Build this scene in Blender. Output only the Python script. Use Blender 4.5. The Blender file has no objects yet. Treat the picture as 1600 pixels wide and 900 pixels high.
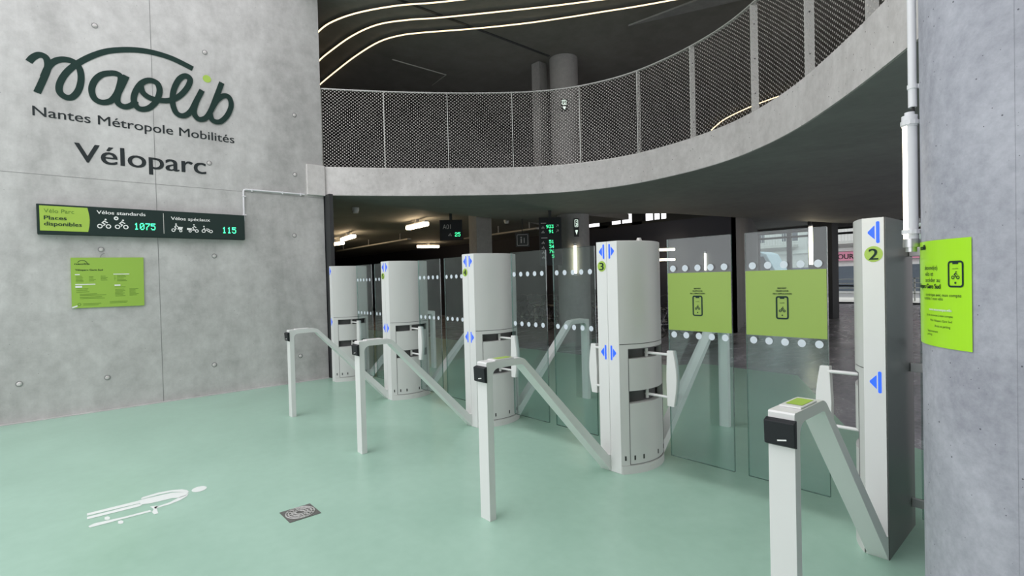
import bpy, math, random
from mathutils import Vector, Matrix
random.seed(7)
S = bpy.context.scene
COL = S.collection
PI = math.pi

# ------------------------------------------------------------------ camera, sky, exposure
CAM_H = 1.5
cd = bpy.data.cameras.new('camera'); cam = bpy.data.objects.new('camera', cd); COL.objects.link(cam)
yaw, pitch, roll = math.radians(48.5975), math.radians(0.9279), math.radians(-1.4397)
F = Vector((-math.sin(yaw)*math.cos(pitch), math.cos(yaw)*math.cos(pitch), -math.sin(pitch)))
R0 = Vector((math.cos(yaw), math.sin(yaw), 0)); U0 = R0.cross(F)
R = R0*math.cos(roll) + U0*math.sin(roll); U = U0*math.cos(roll) - R0*math.sin(roll)
M3 = Matrix((R, U, -F)).transposed()
cam.matrix_world = Matrix.Translation((0, 0, CAM_H)) @ M3.to_4x4()
cd.sensor_width = 36; cd.lens = 813.94/1600*36; cd.clip_start = 0.05; cd.clip_end = 300
S.camera = cam

w = bpy.data.worlds.new('overcast_sky'); S.world = w; w.use_nodes = True
bg = w.node_tree.nodes['Background']
bg.inputs[0].default_value = (0.98, 0.965, 1.0, 1); bg.inputs[1].default_value = 1.0
S.view_settings.view_transform = 'Standard'; S.view_settings.look = 'None'
S.view_settings.gamma = 1; S.view_settings.use_curve_mapping = False
S.view_settings.exposure = 1.13

# ------------------------------------------------------------------ materials
def new_mat(name):
    m = bpy.data.materials.new(name); m.use_nodes = True
    return m, m.node_tree.nodes, m.node_tree.links, m.node_tree.nodes['Principled BSDF']

def plain(name, col, rough=.5, metal=0, var=.04, scale=6, bump=0, bscale=80, spec=.5):
    """slightly mottled painted / metal surface"""
    m, N, L, P = new_mat(name)
    tc = N.new('ShaderNodeTexCoord'); nz = N.new('ShaderNodeTexNoise'); nz.inputs['Scale'].default_value = scale
    nz.inputs['Detail'].default_value = 5
    L.new(tc.outputs['Object'], nz.inputs['Vector'])
    mx = N.new('ShaderNodeMix'); mx.data_type = 'RGBA'
    mx.inputs[6].default_value = tuple(c*(1-var) for c in col)+(1,)
    mx.inputs[7].default_value = tuple(min(1, c*(1+var)) for c in col)+(1,)
    L.new(nz.outputs['Fac'], mx.inputs[0]); L.new(mx.outputs[2], P.inputs['Base Color'])
    P.inputs['Roughness'].default_value = rough; P.inputs['Metallic'].default_value = metal
    P.inputs['Specular IOR Level'].default_value = spec
    if bump:
        n2 = N.new('ShaderNodeTexNoise'); n2.inputs['Scale'].default_value = bscale
        L.new(tc.outputs['Object'], n2.inputs['Vector'])
        b = N.new('ShaderNodeBump'); b.inputs['Strength'].default_value = bump; b.inputs['Distance'].default_value = .01
        L.new(n2.outputs['Fac'], b.inputs['Height']); L.new(b.outputs[0], P.inputs['Normal'])
    return m

def concrete(name, dark, light, rough=.75, big=.7, stretch=(1, 1, .45), pits=True, pit_scale=30, contrast=(.3, .7), bump=.25):
    m, N, L, P = new_mat(name)
    tc = N.new('ShaderNodeTexCoord'); mp = N.new('ShaderNodeMapping'); mp.inputs['Scale'].default_value = stretch
    L.new(tc.outputs['Object'], mp.inputs['Vector'])
    n1 = N.new('ShaderNodeTexNoise'); n1.inputs['Scale'].default_value = big; n1.inputs['Detail'].default_value = 10; n1.inputs['Roughness'].default_value = .66
    n1.inputs['Distortion'].default_value = .6
    L.new(mp.outputs[0], n1.inputs['Vector'])
    n2 = N.new('ShaderNodeTexNoise'); n2.inputs['Scale'].default_value = big*9; n2.inputs['Detail'].default_value = 8; n2.inputs['Roughness'].default_value = .7
    L.new(tc.outputs['Object'], n2.inputs['Vector'])
    ad = N.new('ShaderNodeMath'); ad.operation = 'MULTIPLY_ADD'; ad.inputs[1].default_value = .42; L.new(n2.outputs['Fac'], ad.inputs[0])
    ml = N.new('ShaderNodeMath'); ml.operation = 'MULTIPLY'; ml.inputs[1].default_value = .58; L.new(n1.outputs['Fac'], ml.inputs[0])
    L.new(ml.outputs[0], ad.inputs[2])
    cr = N.new('ShaderNodeValToRGB'); e = cr.color_ramp.elements
    e[0].position, e[1].position = contrast; e[0].color = tuple(dark)+(1,); e[1].color = tuple(light)+(1,)
    L.new(ad.outputs[0], cr.inputs[0])
    out = cr.outputs[0]
    if pits:
        v = N.new('ShaderNodeTexVoronoi'); v.inputs['Scale'].default_value = pit_scale; L.new(tc.outputs['Object'], v.inputs['Vector'])
        n3 = N.new('ShaderNodeTexNoise'); n3.inputs['Scale'].default_value = 9; L.new(tc.outputs['Object'], n3.inputs['Vector'])
        # only some cells carry an air hole, of varying size
        sp = N.new('ShaderNodeSeparateColor'); L.new(v.outputs['Color'], sp.inputs[0])
        th = N.new('ShaderNodeMapRange'); th.inputs[1].default_value = .55; th.inputs[2].default_value = 1; th.inputs[3].default_value = 0; th.inputs[4].default_value = .16
        L.new(sp.outputs[0], th.inputs[0])
        lt = N.new('ShaderNodeMath'); lt.operation = 'LESS_THAN'; L.new(v.outputs['Distance'], lt.inputs[0]); L.new(th.outputs[0], lt.inputs[1])
        mx = N.new('ShaderNodeMix'); mx.data_type = 'RGBA'; L.new(lt.outputs[0], mx.inputs[0]); L.new(out, mx.inputs[6])
        mx.inputs[7].default_value = tuple(c*.45 for c in dark)+(1,)
        out = mx.outputs[2]
    L.new(out, P.inputs['Base Color']); P.inputs['Roughness'].default_value = rough
    b = N.new('ShaderNodeBump'); b.inputs['Strength'].default_value = bump; b.inputs['Distance'].default_value = .01
    L.new(ad.outputs[0], b.inputs['Height']); L.new(b.outputs[0], P.inputs['Normal'])
    return m

def emit(name, col, strength, base=None):
    m, N, L, P = new_mat(name)
    P.inputs['Base Color'].default_value = tuple(base or col)+(1,)
    P.inputs['Emission Color'].default_value = tuple(col)+(1,); P.inputs['Emission Strength'].default_value = strength
    P.inputs['Roughness'].default_value = .4
    return m

def glass(name, tint, refl_rough=.0, ior=1.5, gain=1.0):
    m, N, L, P = new_mat(name); N.remove(P)
    t = N.new('ShaderNodeBsdfTransparent'); t.inputs[0].default_value = tint+(1,)
    g = N.new('ShaderNodeBsdfGlossy'); g.inputs['Roughness'].default_value = refl_rough
    f = N.new('ShaderNodeFresnel')          # same reflectance on the entering and the leaving face of the pane
    ge = N.new('ShaderNodeNewGeometry'); mr = N.new('ShaderNodeMapRange'); mr.inputs[3].default_value = ior; mr.inputs[4].default_value = 1/ior
    L.new(ge.outputs['Backfacing'], mr.inputs[0]); L.new(mr.outputs[0], f.inputs['IOR'])
    k = N.new('ShaderNodeMath'); k.operation = 'MULTIPLY'; k.inputs[1].default_value = gain; k.use_clamp = True
    L.new(f.outputs[0], k.inputs[0])
    x = N.new('ShaderNodeMixShader'); L.new(k.outputs[0], x.inputs[0]); L.new(t.outputs[0], x.inputs[1]); L.new(g.outputs[0], x.inputs[2])
    L.new(x.outputs[0], N['Material Output'].inputs['Surface'])
    return m

def floor_paint(name, c0, c1, r0, r1, scale=.6, stretch=(1, 1, 1), distort=1.0, bump=.05):
    m, N, L, P = new_mat(name)
    tc = N.new('ShaderNodeTexCoord'); mp = N.new('ShaderNodeMapping'); mp.inputs['Scale'].default_value = stretch
    L.new(tc.outputs['Object'], mp.inputs['Vector'])
    n1 = N.new('ShaderNodeTexNoise'); n1.inputs['Scale'].default_value = scale; n1.inputs['Detail'].default_value = 8; n1.inputs['Distortion'].default_value = distort
    n1.inputs['Roughness'].default_value = .6
    L.new(mp.outputs[0], n1.inputs['Vector'])
    n2 = N.new('ShaderNodeTexNoise'); n2.inputs['Scale'].default_value = scale*22; n2.inputs['Detail'].default_value = 6
    L.new(tc.outputs['Object'], n2.inputs['Vector'])
    ad = N.new('ShaderNodeMath'); ad.operation = 'MULTIPLY_ADD'; ad.inputs[1].default_value = .25; L.new(n2.outputs['Fac'], ad.inputs[0])
    ml = N.new('ShaderNodeMath'); ml.operation = 'MULTIPLY'; ml.inputs[1].default_value = .75; L.new(n1.outputs['Fac'], ml.inputs[0]); L.new(ml.outputs[0], ad.inputs[2])
    cr = N.new('ShaderNodeValToRGB'); e = cr.color_ramp.elements
    e[0].position, e[1].position = .33, .67; e[0].color = c0+(1,); e[1].color = c1+(1,)
    L.new(ad.outputs[0], cr.inputs[0]); L.new(cr.outputs[0], P.inputs['Base Color'])
    mr = N.new('ShaderNodeMapRange'); mr.inputs[1].default_value = .3; mr.inputs[2].default_value = .7; mr.inputs[3].default_value = r0; mr.inputs[4].default_value = r1
    L.new(ad.outputs[0], mr.inputs[0]); L.new(mr.outputs[0], P.inputs['Roughness'])
    b = N.new('ShaderNodeBump'); b.inputs['Strength'].default_value = bump; b.inputs['Distance'].default_value = .02
    L.new(n2.outputs['Fac'], b.inputs['Height']); L.new(b.outputs[0], P.inputs['Normal'])
    return m

def perforated(name, col):
    """expanded metal: staggered oval holes, from the UVs in metres"""
    m, N, L, P = new_mat(name)
    P.inputs['Base Color'].default_value = col+(1,); P.inputs['Metallic'].default_value = .3; P.inputs['Roughness'].default_value = .5
    uv = N.new('ShaderNodeUVMap'); sp = N.new('ShaderNodeSeparateXYZ'); L.new(uv.outputs[0], sp.inputs[0])
    def mth(op, a, b=None, c=None):
        n = N.new('ShaderNodeMath'); n.operation = op
        for i, x in enumerate((a, b, c)):
            if x is None: continue
            if isinstance(x, (int, float)): n.inputs[i].default_value = x
            else: L.new(x, n.inputs[i])
        return n.outputs[0]
    PU, PV = .062, .052
    hol = []
    for s in (0, .5):
        du = mth('SUBTRACT', mth('FRACT', mth('MULTIPLY_ADD', sp.outputs[0], 1/PU, s)), .5)
        dv = mth('SUBTRACT', mth('FRACT', mth('MULTIPLY_ADD', sp.outputs[1], 1/PV, s)), .5)
        r = mth('ADD', mth('POWER', mth('ABSOLUTE', mth('MULTIPLY', du, 1/.42)), 1.6), mth('POWER', mth('ABSOLUTE', mth('MULTIPLY', dv, 1/.36)), 1.6))
        hol.append(mth('LESS_THAN', r, 1.0))
    h = mth('MAXIMUM', hol[0], hol[1])
    L.new(mth('SUBTRACT', 1.0, h), P.inputs['Alpha'])
    return m

MT = {}
MT['wall'] = concrete('grey_board_concrete', (.37, .365, .355), (.64, .635, .62), big=.6, stretch=(1, 1.3, .4), contrast=(.36, .65), bump=.12, pit_scale=22)
MT['column'] = concrete('pale_column_concrete', (.27, .275, .32), (.50, .505, .56), big=2.6, stretch=(1, 1, .6), contrast=(.34, .66), pit_scale=45, bump=.3)
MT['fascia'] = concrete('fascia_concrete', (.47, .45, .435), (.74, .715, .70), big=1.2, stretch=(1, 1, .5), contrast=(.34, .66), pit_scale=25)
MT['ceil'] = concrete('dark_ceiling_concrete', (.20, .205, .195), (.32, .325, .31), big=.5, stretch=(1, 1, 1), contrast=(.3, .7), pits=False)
MT['roof'] = concrete('dark_roof_concrete', (.16, .155, .14), (.27, .26, .24), big=.4, stretch=(1, 1, 1), pits=False)  # the roof's own dark concrete colour
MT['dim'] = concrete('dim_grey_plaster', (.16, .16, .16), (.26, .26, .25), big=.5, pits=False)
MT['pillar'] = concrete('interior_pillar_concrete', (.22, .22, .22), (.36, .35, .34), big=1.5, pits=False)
MT['green_floor'] = floor_paint('green_epoxy_floor', (.31, .50, .395), (.395, .605, .49), .27, .34, scale=.55, bump=.01)
MT['dark_floor'] = floor_paint('polished_dark_floor', (.24, .24, .26), (.50, .49, .53), .10, .34, scale=.9, stretch=(2.2, .8, 1), distort=1.6, bump=.15)
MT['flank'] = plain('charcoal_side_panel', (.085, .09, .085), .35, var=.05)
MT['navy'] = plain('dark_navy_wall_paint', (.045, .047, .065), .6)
MT['seam'] = plain('concrete_joint_grey', (.26, .26, .255), .9)  # own grey of the concrete joints and plug rings
MT['white'] = plain('white_powder_coat', (.74, .745, .73), .38, var=.015)
MT['shell'] = plain('light_grey_cabinet_coat', (.60, .605, .585), .42, var=.02)
MT['recess'] = plain('dark_recess', (.07, .07, .07), .6)
MT['line'] = plain('panel_gap', (.12, .12, .12), .7)
MT['black'] = plain('black_plastic', (.014, .016, .019), .5, spec=.3)
MT['slot'] = plain('black_slot', (.02, .02, .02), .5)
MT['steel'] = plain('brushed_steel', (.55, .55, .56), .3, metal=.8)
MT['galv'] = plain('galvanised_steel', (.52, .52, .50), .45, metal=.3)
MT['railgrey'] = plain('grey_painted_steel', (.60, .60, .57), .45, metal=.2)
MT['mesh'] = perforated('expanded_metal_mesh', (.66, .63, .59))
MT['glass'] = glass('green_tinted_glass', (.80, .87, .86), gain=1.5)
MT['clear'] = glass('window_glass', (.9, .93, .92))
MT['edge'] = glass('glass_edge', (.35, .55, .50), gain=2.5)
MT['dot'] = plain('frosted_white_film', (.62, .68, .74), .6)
MT['sticker'] = plain('green_film_sticker', (.27, .40, .065), .35, var=.03, scale=4)
MT['lime'] = plain('lime_poster_paper', (.40, .78, .02), .3, var=.02)
MT['limeboard'] = plain('lime_information_board', (.33, .53, .08), .35, var=.02)
MT['limepad'] = plain('lime_sticker', (.38, .56, .08), .4)
MT['ink'] = plain('dark_green_ink', (.020, .042, .036), .8, spec=.15)
MT['inkgreen'] = plain('faded_green_ink', (.10, .22, .02), .6)
MT['grey_ink'] = plain('charcoal_wall_paint', (.032, .038, .040), .8, spec=.15)
MT['signbody'] = plain('dark_green_sign_body', (.016, .032, .028), .5, spec=.25)
MT['whiteink'] = plain('white_ink', (.85, .86, .84), .5)
MT['floorpaint'] = plain('white_floor_paint', (.78, .83, .80), .5, var=.04, scale=20)
MT['dimink'] = plain('dim_grey_ink', (.5, .47, .47), .5)
MT['pvc'] = plain('white_conduit', (.74, .74, .76), .4)
MT['iron'] = plain('cast_iron', (.16, .16, .15), .55, metal=.4, bump=.3)
MT['ledgreen'] = emit('green_led', (.06, 1.0, .38), 1.1)
MT['ledblue'] = emit('blue_led', (.02, .13, 1.0), .5, base=(.0, .02, .12))
MT['ledwarm'] = emit('warm_led_strip', (1.0, .78, .47), .95)
MT['tubewarm'] = emit('warm_tube_diffuser', (1.0, .87, .62), 5)
MT['lampwarm'] = emit('warm_ceiling_diffuser', (1.0, .74, .46), 7)
MT['exit'] = emit('exit_sign_face', (.75, .9, .8), .45)
MT['frame'] = plain('black_window_frame', (.03, .032, .033), .5)
MT['tyre'] = plain('bicycle_tyre', (.03, .03, .03), .7)
MT['bikeframe'] = plain('bicycle_frame', (.10, .10, .12), .35)
MT['facade'] = concrete('pale_facade', (.66, .65, .64), (.82, .81, .80), big=.5, pits=False)
MT['facade2'] = plain('pink_shopfront', (.75, .28, .40), .5)
MT['pane'] = plain('dark_window_pane', (.12, .14, .17), .15)
MT['asphalt'] = plain('asphalt', (.30, .30, .30), .8, bump=.3)
MT['kerb'] = plain('pale_paving', (.62, .60, .57), .8)
MT['van'] = plain('pale_blue_van_paint', (.55, .66, .75), .3)

# ------------------------------------------------------------------ mesh helpers
class MB:
    def __init__(s): s.v = []; s.f = []; s.uv = None
    def add(s, vs, fs):
        n = len(s.v); s.v += [tuple(x) for x in vs]; s.f += [tuple(i+n for i in f) for f in fs]; return s
    def box(s, a, b):
        (x0, y0, z0), (x1, y1, z1) = a, b
        return s.add([(x0,y0,z0),(x1,y0,z0),(x1,y1,z0),(x0,y1,z0),(x0,y0,z1),(x1,y0,z1),(x1,y1,z1),(x0,y1,z1)],
                     [(0,3,2,1),(4,5,6,7),(0,1,5,4),(1,2,6,5),(2,3,7,6),(3,0,4,7)])
    def obox(s, c, ax, ay, az, hx, hy, hz):
        c = Vector(c); ax, ay, az = (Vector(q).normalized() for q in (ax, ay, az)); vs = []
        for k in (-1, 1):
            for i, j in ((-1,-1),(1,-1),(1,1),(-1,1)): vs.append(c+ax*hx*i+ay*hy*j+az*hz*k)
        return s.add(vs, [(0,3,2,1),(4,5,6,7),(0,1,5,4),(1,2,6,5),(2,3,7,6),(3,0,4,7)])
    def prism(s, poly, z0, z1, top=None):
        n = len(poly); tp = top or poly
        return s.add([(x, y, z0) for x, y in poly]+[(x, y, z1) for x, y in tp],
                     [tuple(range(n-1, -1, -1)), tuple(range(n, 2*n))]+[(i, (i+1) % n, n+(i+1) % n, n+i) for i in range(n)])
    def prism_x(s, poly, x0, x1):           # profile in (y, z), extruded along x
        n = len(poly)
        return s.add([(x0, y, z) for y, z in poly]+[(x1, y, z) for y, z in poly],
                     [tuple(range(n)), tuple(range(2*n-1, n-1, -1))]+[(i, n+i, n+(i+1) % n, (i+1) % n) for i in range(n)])
    def tube(s, pts, r, n=10, closed=False, caps=True):
        pts = [Vector(p) for p in pts]; m = len(pts); rings = []; up = None
        for i, p in enumerate(pts):
            if closed: t = (pts[(i+1) % m]-pts[i-1])
            else: t = pts[min(i+1, m-1)]-pts[max(i-1, 0)]
            t.normalize()
            if up is None or abs(up.dot(t)) > .99:
                up = Vector((0, 0, 1)) if abs(t.z) < .9 else Vector((1, 0, 0))
            a = (up-t*up.dot(t)).normalized(); b = t.cross(a); up = a
            rr = r[i] if isinstance(r, (list, tuple)) else r
            rings.append([p+a*rr*math.cos(2*PI*k/n)+b*rr*math.sin(2*PI*k/n) for k in range(n)])
        vs = [v for q in rings for v in q]; fs = []
        for i in range(m if closed else m-1):
            j = (i+1) % m
            fs += [(i*n+k, i*n+(k+1) % n, j*n+(k+1) % n, j*n+k) for k in range(n)]
        if caps and not closed: fs += [tuple(range(n-1, -1, -1)), tuple((m-1)*n+k for k in range(n))]
        return s.add(vs, fs)
    def cyl(s, c, r, z0, z1, n=32, r1=None):
        r1 = r if r1 is None else r1
        p0 = [(c[0]+r*math.cos(2*PI*k/n), c[1]+r*math.sin(2*PI*k/n)) for k in range(n)]
        p1 = [(c[0]+r1*math.cos(2*PI*k/n), c[1]+r1*math.sin(2*PI*k/n)) for k in range(n)]
        return s.prism(p0, z0, z1, p1)
    def build(s, name, mat, parent=None, bevel=0, smooth=False, loc=None):
        me = bpy.data.meshes.new(name); me.from_pydata(s.v, [], s.f); me.validate()
        me.update()
        if s.uv is not None:
            ul = me.uv_layers.new(name='UVMap')
            for li, lp in enumerate(me.loops): ul.data[li].uv = s.uv[lp.vertex_index]
        o = bpy.data.objects.new(name, me); COL.objects.link(o)
        if mat: me.materials.append(MT[mat] if isinstance(mat, str) else mat)
        if parent: o.parent = parent
        if loc: o.location = loc
        if smooth:
            me.polygons.foreach_set('use_smooth', [True]*len(me.polygons))
            me.set_sharp_from_angle(angle=math.radians(35))
        if bevel:
            b = o.modifiers.new('bevel', 'BEVEL'); b.width = bevel; b.segments = 2; b.limit_method = 'ANGLE'; b.angle_limit = math.radians(40)
        return o

def tag(o, label=None, cat=None, group=None, kind=None):
    if label: o['label'] = label
    if cat: o['category'] = cat
    if group: o['group'] = group
    if kind: o['kind'] = kind
    return o
def empty(name, loc=(0, 0, 0), rz=0):
    o = bpy.data.objects.new(name, None); COL.objects.link(o); o.location = loc; o.rotation_euler.z = rz; o.empty_display_size = .1; return o
def struct(o): o['kind'] = 'structure'; return o
def copy_tree(o, parent=None, skip=()):
    c = o.copy(); COL.objects.link(c)
    if parent: c.parent = parent
    for ch in list(o.children):
        if ch.name.split('.')[0] not in skip: copy_tree(ch, c, skip)
    return c

_tc = {}
def text_mesh(string, bold=0.0):
    k = (string, bold)
    if k in _tc: return _tc[k]
    cu = bpy.data.curves.new('t', 'FONT'); cu.body = string; cu.size = 1; cu.offset = bold; cu.resolution_u = 4
    ob = bpy.data.objects.new('t', cu); COL.objects.link(ob)
    dg = bpy.context.evaluated_depsgraph_get(); dg.update()
    me = ob.evaluated_get(dg).to_mesh()
    vs = [(v.co.x, v.co.y) for v in me.vertices]; fs = [tuple(p.vertices) for p in me.polygons]
    ob.evaluated_get(dg).to_mesh_clear(); bpy.data.objects.remove(ob); bpy.data.curves.remove(cu)
    _tc[k] = (vs, fs); return _tc[k]
_cap = None
def cap_h():
    global _cap
    if _cap is None: _cap = max(y for x, y in text_mesh('H')[0])
    return _cap

def catmull(P, n=8, closed=False):
    out = []; m = len(P)
    rng = range(m if closed else m-1)
    for i in rng:
        if closed: a, b, c, d = P[i-1], P[i], P[(i+1) % m], P[(i+2) % m]
        else: a, b, c, d = P[max(i-1, 0)], P[i], P[i+1], P[min(i+2, m-1)]
        for k in range(n):
            t = k/n
            out.append(tuple(.5*((2*b[j])+(-a[j]+c[j])*t+(2*a[j]-5*b[j]+4*c[j]-d[j])*t*t+(-a[j]+3*b[j]-3*c[j]+d[j])*t**3) for j in range(len(b))))
    if not closed: out.append(tuple(P[-1]))
    return out

class Flat(MB):
    """flat print on a surface; fn maps (a, b) in metres to a 3-D point"""
    def __init__(s, fn): super().__init__(); s.fn = fn; s.lift = 0.0
    def put(s, pts, faces):
        if s.lift == 0: return s.add([s.fn(a, b) for a, b in pts], faces)
        out = []
        for a, b in pts:
            p = Vector(s.fn(a, b)); n = (Vector(s.fn(a+.01, b))-p).cross(Vector(s.fn(a, b+.01))-p).normalized(); out.append(p+n*s.lift)
        return s.add(out, faces)
    def poly(s, pts): return s.put(pts, [tuple(range(len(pts)))])
    def rect(s, a0, b0, a1, b1, n=1):
        for i in range(n):
            x0 = a0+(a1-a0)*i/n; x1 = a0+(a1-a0)*(i+1)/n
            s.poly([(x0, b0), (x1, b0), (x1, b1), (x0, b1)])
        return s
    def disc(s, a, b, r, r2=None, n=20):
        r2 = r2 or r
        return s.poly([(a+r*math.cos(2*PI*k/n), b+r2*math.sin(2*PI*k/n)) for k in range(n)])
    def ring(s, a, b, r, wd, n=20): return s.stroke([(a+r*math.cos(2*PI*k/n), b+r*math.sin(2*PI*k/n)) for k in range(n)], wd, True)
    def rrect(s, a0, b0, a1, b1, r, wd):
        pts = []
        for cx, cy, t in ((a1-r, b1-r, 0), (a0+r, b1-r, 90), (a0+r, b0+r, 180), (a1-r, b0+r, 270)):
            for k in range(5): pts.append((cx+r*math.cos(math.radians(t+k*22.5)), cy+r*math.sin(math.radians(t+k*22.5))))
        return s.stroke(pts, wd, True)
    def stroke(s, pts, wd, closed=False, climb=0):
        m = len(pts); L = []
        for i, p in enumerate(pts):
            q0 = pts[i-1] if (closed or i > 0) else p; q1 = pts[(i+1) % m] if (closed or i < m-1) else p
            d0 = (p[0]-q0[0], p[1]-q0[1]); d1 = (q1[0]-p[0], q1[1]-p[1])
            def nm(d):
                l = math.hypot(*d) or 1; return (d[0]/l, d[1]/l)
            d0 = nm(d0) if q0 != p else nm(d1); d1 = nm(d1) if q1 != p else d0
            t = nm((d0[0]+d1[0], d0[1]+d1[1])); n = (-t[1], t[0]); c = max(.5, n[0]*-d0[1]+n[1]*d0[0])
            h = wd/2/c; L += [(p[0]+n[0]*h, p[1]+n[1]*h), (p[0]-n[0]*h, p[1]-n[1]*h)]
        fs = [(2*i, 2*i+1, 2*((i+1) % m)+1, 2*((i+1) % m)) for i in range(m if closed else m-1)]
        if climb:                    # a line that crosses itself climbs by a hair so that the layers stay apart
            for i, f in enumerate(fs):
                s.lift += climb/m; s.put([L[j] for j in f], [(0, 1, 2, 3)])
            return s
        return s.put(L, fs)
    def text(s, string, a, b, cap, width=None, align='l', bold=0.0, stretch=1.0):
        vs, fs = text_mesh(string)
        if not vs: return s
        if bold:                     # heavier weight: the outline repeated a hair to each side
            l0 = s.lift; k_ = cap/cap_h()
            for i, dx in enumerate((-bold, bold)):
                s.lift = l0+.0007*(i+1); s.text(string, a+dx*k_, b, cap, width, align, 0, stretch)
            s.lift = l0
        x0 = min(v[0] for v in vs); x1 = max(v[0] for v in vs); k = cap/cap_h()
        kx = width/(x1-x0) if width else k*stretch
        off = {'l': 0, 'r': -(x1-x0)*kx, 'c': -(x1-x0)*kx/2}[align]
        return s.put([(a+off+(x-x0)*kx, b+y*k) for x, y in vs], fs)

def plane_fn(o, u, v):
    o, u, v = Vector(o), Vector(u).normalized(), Vector(v).normalized()
    return lambda a, b: o+u*a+v*b

DM = {'0': '01110 10001 10011 10101 11001 10001 01110', '1': '00100 01100 00100 00100 00100 00100 01110', '2': '01110 10001 00001 00110 01000 10000 11111',
      '3': '11111 00010 00100 00010 00001 10001 01110', '4': '00010 00110 01010 10010 11111 00010 00010', '5': '11111 10000 11110 00001 00001 10001 01110',
      '6': '00110 01000 10000 11110 10001 10001 01110', '7': '11111 00001 00010 00100 01000 01000 01000', '9': '01110 10001 10001 01111 00001 00010 01100'}
def dotmatrix(fl, string, a, b, h, w=None, fill=.92):
    """LED digits, each lit cell a small square; a,b = lower left"""
    c = h/7; cw = c if w is None else w/(len(string)*6-1)
    for i, ch in enumerate(string):
        for r, row in enumerate(DM[ch].split()):
            for k, bit in enumerate(row):
                if bit == '1':
                    x = a+(i*6+k)*cw; y = b+(6-r)*c; fl.rect(x, y, x+cw*fill, y+c*fill)

def pict_bike(fl, a, b, s, wd):
    """cyclist pictogram, wheels on b, width about 2.6 s"""
    fl.ring(a+.5*s, b+.5*s, .42*s, wd, 16); fl.ring(a+2.1*s, b+.5*s, .42*s, wd, 16)
    fl.stroke([(a+1.15*s, b+.6*s), (a+1.45*s, b+1.0*s), (a+.95*s, b+1.3*s), (a+1.35*s, b+1.75*s), (a+1.65*s, b+1.5*s), (a+2.0*s, b+1.35*s)], wd*1.1)
    fl.disc(a+1.6*s, b+2.1*s, .2*s)
def pict_phone(fl, a, b, w, h, wd, dot=True):
    """a, b = centre"""
    fl.rrect(a-w/2, b-h/2, a+w/2, b+h/2, w*.16, wd)
    fl.rect(a-w*.2, b+h/2-wd*1.3, a+w*.2, b+h/2-wd*.4)
    fl.text('naolib', a, b+h*.2, h*.05, width=w*.42, align='c')
    pict_bike(fl, a-w*.29, b-h*.2, w*.22, wd*.45)
    fl.disc(a, b-h*.35, w*.07)
# ------------------------------------------------------------------ the setting
WX = -8.221                                   # face of the lettered wall
wall = struct(MB().box((WX-.45, -6, 0), (WX, 3.286, 6.2)).build('wall_left', 'wall'))
g = MB().box((WX-.001, 1.055, 0), (WX+.0015, 1.062, 6.2)); struct(g.build('trim_1', 'seam'))
g = MB().box((WX-.001, -6, 2.868), (WX+.0015, 3.286, 2.873)); struct(g.build('trim_2', 'seam'))
# concrete nib where the slab meets the wall
struct(MB().box((WX-.4, 3.02, 2.905), (WX+.05, 3.30, 3.38)).build('trim_3', 'fascia', bevel=.006))
struct(MB().box((WX-.15, 3.30, 0), (WX+.19, 3.36, 2.92)).build('trim_4', 'frame'))
# green epoxy floor, then the polished floor of the bike park
green = [(-30, -8), (4, -8), (4, 3.0), (1.6, 4.0), (-1.664, 5.733), (-2.949, 8.1), (-4.55, 8.2), (-4.7, 7.7), (-14, 7.6), (-30, 7.6)]
struct(MB().prism(green, -.05, 0).build('floor', 'green_floor'))
struct(MB().box((-45, -10, -.3), (14, 28.2, -.004)).build('floor_bike_park', 'dark_floor'))
# fillet of bare concrete along the wall foot
struct(MB().prism_x([(-6, 0.0), (-6, .008), (3.28, .008), (3.28, 0)], WX, WX+.055).build('baseboard_left', 'wall'))

# slab of the upper level with its curved edge
edge = [(-8.24, 3.26), (-7.74, 4.13), (-7.17, 4.99), (-6.50, 5.83), (-5.95, 6.32), (-5.40, 6.59), (-4.80, 6.72), (-4.20, 6.69), (-3.62, 6.57), (-3.05, 6.35), (-2.50, 6.00),
        (-2.00, 5.57), (-1.58, 5.11), (-1.20, 4.65), (-.80, 4.12), (-.30, 3.44), (.30, 2.60), (1.0, 1.55)]
ec = catmull(edge, 5)
Z0, Z1 = 2.922, 3.362
def offset(poly, d):
    out = []
    for i, p in enumerate(poly):
        a = poly[max(i-1, 0)]; b = poly[min(i+1, len(poly)-1)]; t = (b[0]-a[0], b[1]-a[1]); l = math.hypot(*t)
        out.append((p[0]-t[1]/l*d, p[1]+t[0]/l*d))
    return out
eo = offset(ec, .03)                         # upper course set back 3 cm
back = [(3.2, 1.55), (3.2, 17.8), (-5.0, 17.8), (-6.0, 13.2), (-6.5, 10.6), (-7.6, 9.0), (-9.45, 9.75), (-9.35, 8.1), (-8.82, 5.2), (-8.45, 3.38)]
slab = MB()
lo = ec+back; hi = eo+back
slab.prism(lo, Z0, Z1)
struct(slab.build('ceiling_slab', 'fascia'))
# underside is darker than the edge: a thin skin just below
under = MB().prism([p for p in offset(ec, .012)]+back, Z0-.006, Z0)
struct(under.build('ceiling_soffit', 'ceil'))
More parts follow.
